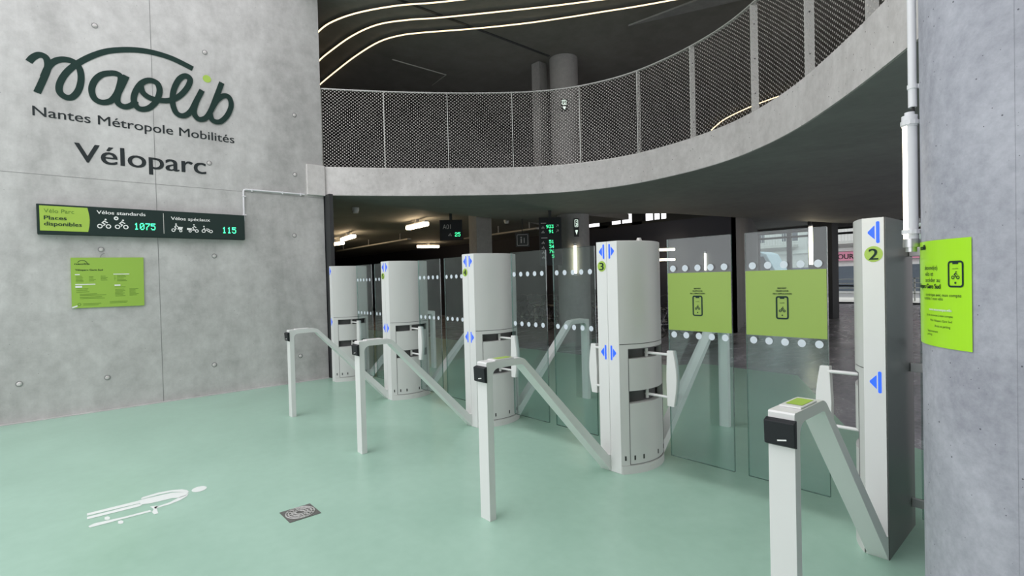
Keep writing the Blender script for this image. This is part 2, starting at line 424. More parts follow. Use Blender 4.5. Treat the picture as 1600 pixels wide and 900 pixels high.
# low, deep ceiling of the bike park beyond the step
park = [(-45, 3.5), (-8.62, 3.5), (-8.93, 5.2), (-9.42, 8.1), (-9.9, 9.0), (-11.6, 12.9), (-45, 12.9)]
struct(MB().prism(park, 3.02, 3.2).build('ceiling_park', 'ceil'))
struct(MB().prism([(-9.9, 9.0), (-11.6, 12.9), (-11.7, 12.9), (-10.0, 9.0)], 3.2, 3.75).build('wall_upstand', 'ceil'))
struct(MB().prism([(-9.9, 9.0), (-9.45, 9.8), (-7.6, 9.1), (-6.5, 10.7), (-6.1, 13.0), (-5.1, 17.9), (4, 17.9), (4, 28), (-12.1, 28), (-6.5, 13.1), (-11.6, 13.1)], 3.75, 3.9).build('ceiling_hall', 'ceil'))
# roof over the upper level
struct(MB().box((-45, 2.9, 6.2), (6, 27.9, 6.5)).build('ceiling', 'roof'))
struct(MB().prism([(-7.68, 3.3), (-7.68, 8.0), (-7.73, 8.0), (-7.73, 3.3)], 6.185, 6.2).build('trim_5', 'frame'))
struct(MB().prism([(-5.83, 8.2), (-3.2, 8.55), (2, 9.3), (4, 12.5), (-3.4, 9.25)], 6.17, 6.2).build('daylit_roof_wedge', 'pillar'))  # daylight on the roof, put in as a wedge of paler concrete
# enclosing walls
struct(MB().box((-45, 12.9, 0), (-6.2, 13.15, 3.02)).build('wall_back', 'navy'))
# clerestory above it: dark band with three openings
cz0, cz1 = 3.02, 3.9
cl = MB(); xs = [(-45, -11.05), (-10.42, -10.08), (-9.2, -8.85), (-8.05, -6.2)]
for a, b in xs: cl.box((a, 12.9, cz0), (b, 13.1, cz1))
cl.box((-11.05, 12.9, 3.6), (-8.05, 13.1, cz1)); cl.box((-11.05, 12.9, 3.02), (-8.05, 13.1, 3.10))
struct(cl.build('wall_clerestory', 'frame'))
cl = MB()
for x in (-9.63, -8.5, -8.28): cl.box((x-.012, 12.95, 3.1), (x+.012, 13.0, 3.6))
for a, b in (((-11.05, 3.2), (-10.42, 3.5)), ((-11.05, 3.48), (-10.42, 3.22)), ((-11.05, 3.34), (-10.42, 3.36))):
    cl.tube([(a[0], 12.97, a[1]), (b[0], 12.97, b[1])], .03, 6)
struct(cl.build('window_1', 'frame'))
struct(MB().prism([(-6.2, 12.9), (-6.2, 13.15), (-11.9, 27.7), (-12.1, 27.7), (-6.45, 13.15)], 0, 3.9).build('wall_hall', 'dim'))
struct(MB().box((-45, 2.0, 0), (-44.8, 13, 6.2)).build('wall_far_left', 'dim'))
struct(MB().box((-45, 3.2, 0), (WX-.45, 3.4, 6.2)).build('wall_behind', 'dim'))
struct(MB().box((.85, -6.0, 0), (1.1, 3.9, 6.2)).build('shade_wall_right', 'dim'))  # unseen wall, set close and lengthened to cut light from the right
struct(MB().box((1.1, 3.6, 0), (3.6, 3.9, 6.2)).build('wall_right_return', 'dim'))
struct(MB().box((3.3, 5.5, 2.922), (3.6, 28, 3.9)).build('added_opening_header', 'dim'))  # header of an unseen side opening, added so daylight reaches the inner floor
struct(MB().box((3.3, 14, 3.9), (3.6, 28, 6.2)).build('wall_right_upper', 'dim'))  # left out nearer the gates to let daylight onto the upper level
for i, y in enumerate((9.5, 14, 18.5, 23, 27.5)): struct(MB().box((3.3, y, 0), (3.5, y+.25, 2.93)).build('added_opening_pier', 'frame'))  # piers of the added, unseen side opening
struct(MB().box((3.6, 4, -.2), (30, 28, -.02)).build('added_side_paving', 'kerb'))  # unseen paving outside the added side opening
struct(MB().box((-45, 19.5, 4.9), (4, 19.8, 6.2)).build('wall_upper_back', 'dim'))  # never in view, only blocks light at the back
struct(MB().box((-45, 3.4, 3.2), (-9.3, 12.9, 3.36)).build('floor_gallery', 'dim'))

# tie-hole plugs in the lettered wall
for i, (y, z) in enumerate([(.487, 4.765), (1.68, 4.755), (1.688, 3.226), (1.712, 1.934), (.467, 2.0), (.482, .404), (1.666, .413), (2.814, 2.261), (2.848, .40), (2.871, 4.114), (-.318, .445), (1.856, 5.9), (2.85, 3.2), (-.6, 3.2)]):
    q = MB().tube([(WX-.002, y, z), (WX+.003, y, z)], .034, 20).build('tie_plug', 'seam', wall)
    MB().tube([(WX+.003, y, z), (WX+.012, y, z)], [.024, .014], 14).build('plug_cap', 'fascia', q, smooth=True)

# ------------------------------------------------------------------ lettering on the wall
fw = lambda off: plane_fn((WX+off, 0, 0), (0, 1, 0), (0, 0, 1))
def wall_pt(zx, zy):
    """zoomed photo coordinate of the lettering -> (y, z) on the wall face"""
    u, v = zx/4, 50+zy/4
    d = F+R*((u-800)/813.94)-U*((v-450)/813.94); t = WX/d.x
    return (t*d.y, CAM_H+t*d.z)
WDT = .068
fl = Flat(fw(.0025))
strokes = [
    ([(180,187),(208,158),(247,143),(286,160),(300,205),(290,250),(262,315),(232,380)], 0),
    ([(272,285),(305,215),(350,180),(405,172),(460,188),(497,230),(507,295),(490,365),(450,408),(405,405),(372,372),(375,320),(412,258),(470,207),(560,157),(660,123),(760,112),(860,114),(960,130),(1080,168),(1205,230)], 0),
    ([(690,258),(635,268),(592,305),(573,360),(590,415),(635,440),(690,432),(728,390),(748,335),(755,285),(732,263)], 1),
    ([(790,275),(762,335),(735,395),(738,445),(778,468),(822,458),(850,430)], 0),
    ([(932,303),(982,322),(997,372),(975,435),(925,478),(870,480),(838,440),(842,385),(880,325)], 1),
    ([(878,335),(893,380),(935,412),(1000,428),(1065,427),(1125,398),(1172,345),(1187,297),(1160,275),(1118,298),(1085,365),(1078,440),(1100,505),(1145,525),(1190,498),(1225,435),(1262,365)], 0),
    ([(1262,365),(1225,440),(1212,505),(1240,545),(1285,538),(1318,490),(1350,410),(1385,318)], 0),
    ([(1310,500),(1325,550),(1370,563),(1415,528),(1443,465),(1432,413),(1398,400),(1355,428),(1322,480)], 0)]
for pts, cl_ in strokes:
    fl.stroke(catmull([wall_pt(*q) for q in pts], 8, bool(cl_)), WDT, bool(cl_), climb=.0016)
logo = fl.build('wall_logo', 'ink')
tag(logo, 'large dark green script logo naolib painted across the concrete wall', 'lettering')
a = wall_pt(1293, 293); fd = Flat(fw(.0025)); fd.disc(a[0], a[1], .052); fd.build('dot', 'limepad', logo)['label'] = 'lime green dot over the letter i'
fl = Flat(fw(.0025)); fl.text('Nantes Métropole Mobilités', -.113, 3.55, .112, width=2.127, bold=.010)
tag(fl.build('wall_tagline', 'grey_ink'), 'dark lettering Nantes Métropole Mobilités painted under the script logo', 'lettering')
fl = Flat(fw(.0025)); fl.text('Véloparc', .252, 3.066, .225, width=1.39, bold=.016)
tag(fl.build('wall_title', 'grey_ink'), 'charcoal word Véloparc painted on the wall above the display sign', 'lettering')

# ------------------------------------------------------------------ display sign with free-place counts
sg = tag(empty('display_sign', (WX+.05, .99, 2.15)), 'long dark green display sign on the concrete wall counting 1075 and 115 free places', 'display sign')
def kid(mb, name, mat, par, **k):
    o = mb.build(name, mat, None, **k); o.parent = par
    o.matrix_parent_inverse = Matrix.Translation(par.location).inverted() if not par.rotation_euler.z else (Matrix.Translation(par.location) @ par.rotation_euler.to_matrix().to_4x4()).inverted()
    return o
kid(MB().box((WX+.003, -.114, 2.165), (WX+.10, 2.09, 2.515)), 'housing', 'signbody', sg, bevel=.006)
fs = lambda off: plane_fn((WX+.10+off, 0, 0), (0, 1, 0), (0, 0, 1))
pl = Flat(fs(.002)); pl.poly([(-.088, 2.205), (.345, 2.205)]+[(.345+.018*math.sin(PI*k/8), 2.205+.29*k/8) for k in range(1, 8)]+[(.345, 2.495), (-.088, 2.495)])
gp = kid(pl, 'green_panel', 'limepad', sg)
gp['label'] = 'lime green title panel of the sign'
t = Flat(fs(.004)); t.text('Vélo Parc', -.05, 2.415, .045, width=.27); kid(t, 'title_text', 'inkgreen', sg)
t = Flat(fs(.004)); t.text('Places', -.05, 2.335, .045, width=.20, bold=.02); t.text('disponibles', -.05, 2.265, .045, width=.335, bold=.02); kid(t, 'panel_text', 'ink', sg)
t = Flat(fs(.003)); t.text('Vélos standards', .432, 2.43, .042, width=.49, bold=.02); t.text('Vélos spéciaux', 1.197, 2.40, .042, width=.455, bold=.02)
pict_bike(t, .432, 2.255, .052, .011); pict_bike(t, .605, 2.255, .052, .011)
t.disc(.62, 2.385, .024, n=16)
# cargo bike, trailer bike, recumbent
def p2(a, kind):
    b, s, wd = 2.245, .052, .010
    if kind == 0:
        t.ring(a+.4*s, b+.4*s, .34*s, wd, 14); t.ring(a+2.0*s, b+.3*s, .27*s, wd, 14)
        t.stroke([(a+.8*s, b+.5*s), (a+1.0*s, b+.9*s), (a+.7*s, b+1.2*s), (a+1.0*s, b+1.6*s), (a+1.4*s, b+1.3*s)], wd*1.1); t.disc(a+1.0*s, b+1.95*s, .18*s)
        t.poly([(a+1.3*s, b+.6*s), (a+2.3*s, b+.6*s), (a+2.5*s, b+1.25*s), (a+1.45*s, b+1.3*s)])
    elif kind == 1:
        t.ring(a+2.2*s, b+.4*s, .34*s, wd, 14); t.ring(a+.7*s, b+.3*s, .25*s, wd, 14)
        t.poly([(a, b+.6*s), (a+1.0*s, b+.5*s), (a+1.1*s, b+1.05*s), (a+.05*s, b+1.1*s)])
        t.stroke([(a+1.1*s, b+.6*s), (a+1.7*s, b+.6*s), (a+1.3*s, b+1.2*s), (a+1.7*s, b+1.55*s), (a+2.1*s, b+1.2*s)], wd*1.1); t.disc(a+1.6*s, b+1.95*s, .18*s)
    else:
        t.ring(a+.4*s, b+.45*s, .38*s, wd, 14); t.ring(a+2.1*s, b+.4*s, .34*s, wd, 14); t.disc(a+.5*s, b+1.65*s, .18*s)
        t.stroke([(a+.5*s, b+1.3*s), (a+.7*s, b+.7*s), (a+1.2*s, b+.7*s), (a+1.6*s, b+.25*s)], wd*1.2); t.stroke([(a+1.0*s, b+1.05*s), (a+1.5*s, b+1.0*s), (a+2.0*s, b+.6*s)], wd)
p2(1.20, 0); p2(1.375, 1); p2(1.55, 2)
kid(t, 'white_lettering', 'whiteink', sg)
t = Flat(fs(.0045)); t.disc(.62, 2.385, .009, n=12); kid(t, 'badge_hole', 'signbody', sg)
t = Flat(fs(.003)); t.rect(1.112, 2.215, 1.118, 2.48); kid(t, 'divider_line', 'railgrey', sg)
t = Flat(fs(.003)); dotmatrix(t, '1075', .80, 2.255, .085, .225); kid(t, 'led_digits', 'ledgreen', sg)
t = Flat(fs(.003)); dotmatrix(t, '115', 1.80, 2.25, .085, .175); kid(t, 'led_digits', 'ledgreen', sg)

# conduit from the sign up to the slab
cp = tag(empty('conduit', (WX+.02, 2.11, 2.52)), 'thin white conduit rising from the display sign and turning along the wall', 'conduit')
kid(MB().tube([(WX+.021, 2.105, 2.44), (WX+.021, 2.108, 2.87), (WX+.021, 2.118, 2.893), (WX+.021, 2.14, 2.900), (WX+.021, 2.98, 2.903)], .0125, 8), 'pipe', 'pvc', cp, smooth=True)
for y, z, vert in ((2.106, 2.53, 1), (2.107, 2.80, 1), (2.22, 2.90, 0), (2.65, 2.902, 0), (2.92, 2.903, 0)):
    m = MB()
    if vert: m.box((WX, y-.016, z-.008), (WX+.036, y+.03, z+.008))
    else: m.box((WX, y-.008, z-.026), (WX+.036, y+.008, z+.016))
    kid(m, 'clip', 'pvc', cp, bevel=.002)
# information board under the sign
ib = tag(empty('information_board', (WX+.02, .53, 1.285)), 'lime green information board printed with small text, fixed under the display sign', 'information board')
b = MB().add([(WX+.004, .168, 1.286), (WX+.004, .885, 1.286), (WX+.004, .893, 1.905), (WX+.004, .173, 1.896), (WX+.02, .168, 1.286), (WX+.02, .885, 1.286), (WX+.02, .893, 1.905), (WX+.02, .173, 1.896)],
             [(3,2,1,0),(4,5,6,7),(0,1,5,4),(1,2,6,5),(2,3,7,6),(3,0,4,7)])
kid(b, 'panel', 'limeboard', ib)
fb = lambda off: plane_fn((WX+.02+off, .168, 1.286), (0, 1, 0), (0, 0, 1))
t = Flat(fb(.002)); k = .72/1020
def BX(x): return (x-105)*.72/1020
def BZ(y): return (815-y)*.61/705
t.text('naolib', BX(160), BZ(208), .022, width=BX(360)-BX(160), bold=.02)
t.stroke(catmull([(BX(200), BZ(178)), (BX(240), BZ(150)), (BX(290), BZ(150)), (BX(330), BZ(178))], 6), .006)
t.text('Véloparc Gare Sud', BX(165), BZ(292), .020, width=BX(540)-BX(165), bold=.015)
kid(t, 'heading_text', 'ink', ib)
t = Flat(fb(.002)); random.seed(3)
def lines(x, y, w, n, dy=19):
    for i in range(n): t.rect(BX(x), BZ(y+i*dy)-.0022, BX(x+w*random.uniform(.6, 1)), BZ(y+i*dy)+.0022)
lines(170, 372, 120, 5); lines(345, 380, 100, 4); lines(505, 372, 100, 4); lines(735, 365, 150, 5); lines(695, 372, 20, 4)
lines(170, 545, 180, 2); lines(170, 590, 240, 1); lines(215, 620, 380, 2); lines(215, 665, 380, 2); lines(700, 530, 160, 1); lines(700, 565, 150, 6); lines(905, 560, 140, 6)
lines(255, 758, 290, 2); lines(620, 740, 320, 2); t.ring(BX(205), BZ(765), .014, .005, 14)
kid(t, 'small_print', 'inkgreen', ib)['kind'] = 'stuff'
t = Flat(fb(.002))
t.rect(BX(160), BZ(352), BX(225), BZ(340)); t.rect(BX(685), BZ(350), BX(915), BZ(338)); t.rect(BX(160), BZ(490), BX(430), BZ(479)); t.rect(BX(160), BZ(530), BX(250), BZ(505)); t.rect(BX(695), BZ(515), BX(780), BZ(495))
t.poly([(BX(108), BZ(815)), (BX(180), BZ(795)), (BX(180), BZ(775)), (BX(108), BZ(795))])
kid(t, 'white_print', 'whiteink', ib)
kid(MB().tube(catmull([(WX+.012, .46, 1.89), (WX+.02, .465, 1.93), (WX+.02, .49, 1.95), (WX+.02, .50, 1.948)], 4), .0025, 6), 'hanging_hook', 'line', ib)
# ------------------------------------------------------------------ gate cabinets
HX, HY = .10, .28           # half width of the flat front, half depth
RC = (HY*HY+HX*HX)/(2*HX); CX = .2-RC
def bulge(y, inset=0): return CX+math.sqrt((RC-inset)**2-y*y)
def outline(sides, inset=0, ylim=HY):
    """plan of a cabinet: lens with flat front and back; sides: 1 right, -1 left, 0 both"""
    ys = [-ylim+2*ylim*k/20 for k in range(21)]
    right = [(bulge(y, inset), y) for y in ys]
    left = [(-x, y) for x, y in reversed(right)]
    if sides == 0: return right+left
    if sides == 1: return [(0, -ylim)]+right+[(0, ylim)]
    return left+[(0, ylim), (0, -ylim)]
ZT = 1.774
def arrow(fl, cx, cz, sgn, k=1.0):
    """sgn -1: the arrow points left; bar towards the middle of the cabinet"""
    bx = cx-sgn*.020
    fl.poly([(bx-.0075, cz-.052*k), (bx-.0035, cz-.056*k), (bx+.0035, cz-.056*k), (bx+.0075, cz-.052*k), (bx+.0075, cz+.052*k), (bx+.0035, cz+.056*k), (bx-.0035, cz+.056*k), (bx-.0075, cz+.052*k)])
    x0 = cx-sgn*.006
    fl.poly([(x0, cz-.036*k), (x0+sgn*.010, cz-.026*k), (x0+sgn*.030, cz-.004*k), (x0+sgn*.030, cz+.004*k), (x0+sgn*.010, cz+.026*k), (x0, cz+.036*k)])
def cabinet(x, sides, number, label, knob=False):
    e = tag(empty('gate_cabinet', (x, 3.48, 0)), label, 'gate cabinet', 'cabinets carrying the glass gate leaves')
    sg_ = {0: (-1, 1), 1: (1,), -1: (-1,)}[sides]
    MB().prism(outline(sides), .99, ZT-.004).prism(outline(sides), ZT-.004, ZT, outline(sides, .006, HY-.005)).build('upper_housing', 'shell', e, smooth=True)
    MB().prism(outline(sides, .004), .984, .99).build('housing_joint', 'line', e)
    lo = outline(sides)
    MB().prism(lo, .066, .534).build('lower_drum', 'shell', e, smooth=True)
    MB().prism(lo, .630, .874).build('middle_drum', 'shell', e, smooth=True)
    MB().prism(lo, .952, .984).build('header_band', 'shell', e, smooth=True)
    MB().prism(outline(sides, -.006), 0, .062).prism(outline(sides, .004), .062, .066).build('plinth', 'shell', e, smooth=True)
    core = MB()
    for z0, z1 in ((.534, .63), (.874, .952)):
        core.prism(outline(sides, .055, HY-.02), z0, z1)
    core.build('slot_recess', 'recess', e)
    # door frame: upright strips beside the slots (front and back) on each curved side
    for s in sg_:
        for (ya, yb) in ((-HY, -HY+.055), (HY-.055, HY)):
            q = [(s*bulge(y)*1.0, y) for y in (ya, (ya+yb)/2, yb)]; q2 = [(s*(abs(p[0])-.05), p[1]) for p in reversed(q)]
            poly = q+q2
            if s < 0: poly = list(reversed(poly))
            for za, zb_ in ((.534, .63), (.874, .952)): MB().prism(poly, za, zb_).build('door_frame', 'shell', e, smooth=True)
        m = MB()
        for y in (-HY+.055, HY-.055):
            bx = s*(bulge(y)+.0008); m.obox((bx, y, .51), (1, 0, 0), (0, 1, 0), (0, 0, 1), .0015, .0022, .44)
        n = 14; ys = [-HY+.055+(2*HY-.11)*k/n for k in range(n+1)]
        for zz in (.07, .948):
            for k in range(n):
                a, b = ys[k], ys[k+1]
                pa, pb = (s*(bulge(a)+.001), a), (s*(bulge(b)+.001), b); mid = ((pa[0]+pb[0])/2, (pa[1]+pb[1])/2, zz)
                m.obox(mid, (pb[0]-pa[0], pb[1]-pa[1], 0), (pb[1]-pa[1], pa[0]-pb[0], 0), (0, 0, 1), math.hypot(pb[0]-pa[0], pb[1]-pa[1])/2, .0012, .0018)
        m.build('door_gap', 'line', e)
        for y in (-.256, -.19, -.115, .06, .2):
            bx = bulge(y); nx, ny = (bx-CX)/RC, y/RC
            MB().obox((s*(bx+.0005), y, .12), (-ny*s, nx, 0), (nx*s, ny, 0), (0, 0, 1), .006, .0022, .017).build('vent_slot', 'slot', e)
        y = -.03; MB().obox((s*(bulge(y)+.0065), y, .035), (0, 1, 0), (1, 0, 0), (0, 0, 1), .028, .001, .007).build('maker_plate', 'railgrey', e)
    # front and rear face plates
    for s in sg_:
        for yy in (-1, 1):
            a, b = (s*.0015, s*(HX-.001)); x0, x1 = min(a, b), max(a, b)
            y0, y1 = (-HY-.004, -HY+.002) if yy < 0 else (HY-.002, HY+.004)
            MB().box((x0, y0, .002), (x1, y1, ZT-.001)).build('face_plate', 'white', e, bevel=.0015)
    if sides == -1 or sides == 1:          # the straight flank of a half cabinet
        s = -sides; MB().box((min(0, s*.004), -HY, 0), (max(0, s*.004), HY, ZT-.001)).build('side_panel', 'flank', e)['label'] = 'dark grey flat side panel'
    fn = plane_fn((0, -HY-.0055, 0), (1, 0, 0), (0, 0, 1))
    for s in sg_:
        for cz in (1.697, .92):
            f_ = Flat(fn); arrow(f_, s*.048, cz, s); f_.build('led_arrow', 'ledblue', e)
    if number:
        f_ = Flat(fn); f_.disc(-.048, 1.585, .041, n=28); st = f_.build('number_sticker', 'limepad', e)
        f2 = Flat(plane_fn((0, -HY-.0068, 0), (1, 0, 0), (0, 0, 1))); f2.text(number, -.048, 1.556, .056, width=.040 if number != '4' else .044, align='c', bold=.02)
        f2.build('number', 'ink', st)
    if knob:
        MB().cyl((.06, .06), .028, ZT, ZT+.012, 20).cyl((.06, .06), .022, ZT+.012, ZT+.035, 20, .016).build('antenna_cap', 'railgrey', e, smooth=True)
    return e
X0, DX = -.737, -1.782
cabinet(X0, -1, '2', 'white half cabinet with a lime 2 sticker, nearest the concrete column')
cabinet(X0+DX, 0, '3', 'white gate cabinet with a lime 3 sticker and a small grey cap on top', knob=True)
cabinet(X0+2*DX, 0, '4', 'white gate cabinet with a lime 4 sticker, between cabinets 3 and 5')
cabinet(X0+3*DX, 0, '5', 'white gate cabinet with a lime 5 sticker, second from the lettered wall')
cabinet(X0+4*DX, 1, None, 'unnumbered half cabinet standing closest to the lettered concrete wall')

# ------------------------------------------------------------------ glass gate leaves
def leaf(cx, side, green, label, row):
    """cx: cabinet centre; side +1: leaf on the right of the cabinet"""
    e = tag(empty('gate_leaf', (cx, 3.48, 0)), label, 'glass gate leaf', row)
    s = side; x0, x1 = .354, .842; zb, zt = .142, 1.768; T = .006
    q = lambda a, b: (min(s*a, s*b), max(s*a, s*b))
    xa, xb = q(x0, x1)
    MB().box((xa, -T, zb), (xb, T, zt)).build('glass_pane', 'glass', e)
    m = MB(); w_ = .003
    m.box((xa-w_, -T, zb), (xa, T, zt)); m.box((xb, -T, zb), (xb+w_, T, zt)); m.box((xa, -T, zt), (xb, T, zt+w_)); m.box((xa, -T, zb-w_), (xb, T, zb))
    m.build('polished_edge', 'edge', e)
    # curved clamp
    prof = [(s*.338, .515), (s*.395, .515)]+[(s*(.395+.025*math.sin(PI*k/10)), .52+.41*k/10) for k in range(1, 10)]+[(s*.395, .935), (s*.343, .935), (s*.334, .72)]
    if s < 0: prof = prof[::-1]
    n = len(prof); m = MB(); y0, y1 = -.024, .024
    m.add([(x, y0, z) for x, z in prof]+[(x, y1, z) for x, z in prof], [tuple(range(n-1, -1, -1))[::-1], tuple(range(2*n-1, n-1, -1))]+[(i, n+i, n+(i+1) % n, (i+1) % n) for i in range(n)])
    m.build('clamp', 'white', e, bevel=.004)
    for z in (.905, .582):
        m = MB().tube([(s*.135, -.015, z), (s*.352, -.015, z)], .0105, 12)
        a = m.build('arm', 'white', e, smooth=True)
        MB().tube([(s*.160, -.02, z-.030), (s*.160, -.02, z+.038)], .013, 12).build('pivot_pin', 'shell', a, smooth=True)
    fn = plane_fn((0, -T-.002, 0), (1, 0, 0), (0, 0, 1))
    for z in (1.551, 1.060):
        for k in range(5): Flat(fn).disc(s*(.40+.0985*k), z, .0235, n=24).build('dot', 'dot', e)
    if green:
        f_ = Flat(fn); f_.rect(xa+.001, 1.094, xb-.001, 1.517); st = f_.build('green_sticker', 'sticker', e)
        st['label'] = 'green sticker with a telephone pictogram'
        f2 = Flat(plane_fn((0, -T-.0035, 0), (1, 0, 0), (0, 0, 1))); c = (xa+xb)/2+(-.005 if s > 0 else -.012)
        pict_phone(f2, c, 1.278, .068, .138, .010)
        for i, (tx, wd) in enumerate((('BADGEZ', .052), ('TÉLÉPHONE', .078), ('VIA L’APPLICATION', .115))):
            f2.text(tx, c, 1.398-.018*i, .009, width=wd, align='c', bold=.02)
        f2.build('printed_pictogram', 'ink', st)
    return e
row = 'glass leaves of the bicycle gates'
C = [X0+DX*k for k in range(5)]
leaf(C[1], 1, True, 'left one of the two glass gate leaves with a big green phone sticker', row)
leaf(C[0], -1, True, 'right, larger one of the two glass gate leaves with a big green phone sticker', row)
leaf(C[2], 1, False, 'clear dotted gate leaf beside the white handle right of cabinet four, lit column behind', row)
leaf(C[1], -1, False, 'clear dotted gate leaf half hidden behind the left edge of cabinet three', row)
leaf(C[3], 1, False, 'clear dotted gate leaf attached to the right flank of cabinet five', row)
leaf(C[2], -1, False, 'clear dotted gate leaf whose edge disappears behind the left side of cabinet four', row)
leaf(C[4], 1, False, 'smallest, farthest clear gate leaf, joined to the unnumbered half cabinet by the wall', row)
leaf(C[3], -1, False, 'narrow strip of dotted gate leaf showing just left of cabinet five', row)

# fixed screen between cabinet 2 and the column
fx = tag(empty('glass_screen', (-.68, 3.64, 0)), 'fixed dotted glass screen held by steel clips between cabinet 2 and the column', 'glass screen')
kid(MB().box((-.690, 3.70, .065), (.9, 3.712, 1.79)), 'glass_pane', 'glass', fx)
for k in range(8):
    for z in (1.572, 1.08): kid(Flat(plane_fn((0, 3.697, 0), (1, 0, 0), (0, 0, 1))).disc(-.655+.0985*k, z, .026, n=24), 'dot', 'dot', fx)
for z in (1.60, .94, .16):
    m = MB(); pr = [(-.733, z-.026), (-.665, z-.026)]+[(-.665+.026*math.sin(math.radians(a)), z-.026*math.cos(math.radians(a))) for a in range(20, 180, 20)]+[(-.665, z+.026), (-.733, z+.026)]
    n = len(pr); m.add([(x, 3.675, zz) for x, zz in pr]+[(x, 3.69, zz) for x, zz in pr], [tuple(range(n)), tuple(range(2*n-1, n-1, -1))]+[(i, n+i, n+(i+1) % n, (i+1) % n) for i in range(n)])
    kid(m, 'clip', 'steel', fx, bevel=.003)

# ------------------------------------------------------------------ handrails
def arc(c, r, a0, a1, n=5): return [(c[0]+r*math.cos(math.radians(a0+(a1-a0)*k/n)), c[1]+r*math.sin(math.radians(a0+(a1-a0)*k/n))) for k in range(n+1)]
W, D0, ZR = .094, 1.207, .99
def rail(x, label, green=None, flip=False, reader=True):
    """local frame: post front at y = 0, cabinet face at y = D0, right flank at x = 0"""
    e = empty('handrail', (x, 3.2-D0, 0)) if not flip else empty('handrail', (x, 3.76+D0, 0), PI)
    tag(e, label, 'handrail', 'handrails in front of the gates' if not flip else 'handrails beyond the gates')
    outer = [(0, 0), (0, ZR-.006), (.006, ZR)]+[(.27, ZR)]+arc((.275, .90), .09, 88, 46, 5)+[(1.173, .137), (1.188, .129), (D0, .127)]
    inner = [(D0, 0), (1.205, 0), (.322, .925)]+arc((.285, .895), .05, 46, 90, 3)+[(.105, .945)]+arc((.097, .897), .048, 95, 180, 4)+[(.049, 0)]
    prof = outer+inner
    MB().prism_x([(y, z) for y, z in prof][::-1], -W, 0).build('rail_frame', 'white', e, bevel=.003)
    m = MB().box((-W+.010, .075, ZR), (-.004, .235, ZR+.008))
    pad = m.build('top_pad', 'white', e, bevel=.003)
    if green:
        Flat(plane_fn((0, 0, ZR+.0095), (1, 0, 0), (0, 1, 0))).rect(-W+.022, .105, -.012, .225).build('pad_sticker', 'limepad', pad)['label'] = 'lime sticker'
    if reader:
        m = MB().add([(-W-.006, -.022, .872), (.008, -.022, .872), (.008, -.026, .958), (-W-.006, -.026, .958), (-W-.006, 0, .862), (.008, 0, .862), (.008, 0, .966), (-W-.006, 0, .966)],
                     [(0,1,2,3),(7,6,5,4),(1,0,4,5),(2,1,5,6),(3,2,6,7),(0,3,7,4)])
        rd = m.build('card_reader', 'black', e, bevel=.003)
        f_ = Flat(plane_fn((0, -.0255, 0), (1, 0, 0), (0, 0, 1))); f_.stroke([(-.052, .889), (-.020, .895)], .005); f_.build('light_bar', 'whiteink', rd)
        f_.v = [(a, b-.002, c) for a, b, c in f_.v]
    return e
rail(C[0], 'nearest and largest white handrail, its post cut by the bottom of the picture', green=1)
rail(C[1], 'white handrail in the middle of the green floor, second nearest of the four', green=1)
rail(C[2], 'white handrail second from the lettered wall, sloping down to cabinet four')
rail(C[3], 'smallest front handrail, standing nearest the lettered concrete wall')
rail(C[1], 'far side handrail seen through the leaf with the left green sticker', flip=True, reader=False)
rail(C[2], 'far side handrail seen through clear glass between cabinets three and four', flip=True, reader=False)
rail(C[3], 'far side handrail seen through clear glass between cabinets four and five', flip=True, reader=False)
rail(C[4]+.1, 'farthest small handrail seen through glass between cabinet five and the half cabinet', flip=True, reader=False)

# ------------------------------------------------------------------ near column, poster, lamp
CC, CR = (-.083, 2.829), .43
ncol = MB().cyl(CC, CR, 0, 6.2, 96); o = ncol.build('concrete_column', 'column', smooth=True)
tag(o, 'big pale round concrete column filling the right edge, wearing a green poster', 'column')
m = MB()
for ang in (-104.8, 20):
    a = math.radians(ang); m.obox((CC[0]+CR*math.cos(a), CC[1]+CR*math.sin(a), 3.1), (-math.sin(a), math.cos(a), 0), (math.cos(a), math.sin(a), 0), (0, 0, 1), .003, .001, 3.1)
m.build('formwork_seam', 'column', o)
def colfn(off):
    A0 = math.radians(-121.3)
    return lambda a, b: Vector((CC[0]+(CR+off)*math.cos(A0+a/CR), CC[1]+(CR+off)*math.sin(A0+a/CR), b))
# a = arc length, negative towards the left edge of the sheet
ps = tag(empty('poster', (CC[0]+CR*math.cos(math.radians(-150)), CC[1]+CR*math.sin(math.radians(-150)), 1.199)), 'lime green poster wrapped around the big concrete column', 'poster')
pf = Flat(colfn(.004)); pf.rect(-.56, 1.199, 0, 1.611, 40); kid(pf, 'sheet', 'lime', ps, smooth=True)
def ar(px_angle): return math.radians(px_angle+121.3)*CR
t = Flat(colfn(.0055))
# (string, right end angle, baseline z, cap height)
for tx, an, z, cp_, bo in (('abonné(e)', -141.0, 1.497, .0165, .0), ('vélo et', -144.5, 1.473, .0165, 0), ('accéder au', -139.0, 1.449, .0165, 0), ('Véloparc Gare Sud', -138.6, 1.424, .0175, .02),
                           ('numérique avec mon compte', -126.2, 1.394, .0115, 0), ('mobilité / mon vélo', -137.0, 1.379, .0115, 0)):
    t.text(tx, ar(an), z, cp_, align='r', bold=bo)
t.text('naolib', ar(-152), 1.578, .02, align='r', bold=.02)
pict_phone(t, (ar(-133.3)+ar(-125.3))/2, 1.479, .058, .092, .0068)
for i, (an, tx) in enumerate(((-131, 'Je me connecte à mon compte'), (-131.5, 'Mon Véloparc Gare Sud'), (-132.5, 'Accès et parking'), (-141, 'Stationnement'), (-146, 'parking'))):
    t.text(tx, ar(an), (1.316, 1.296, 1.275, 1.253, 1.240)[i], .0085, align='r')
kid(t, 'printed_text', 'ink', ps)
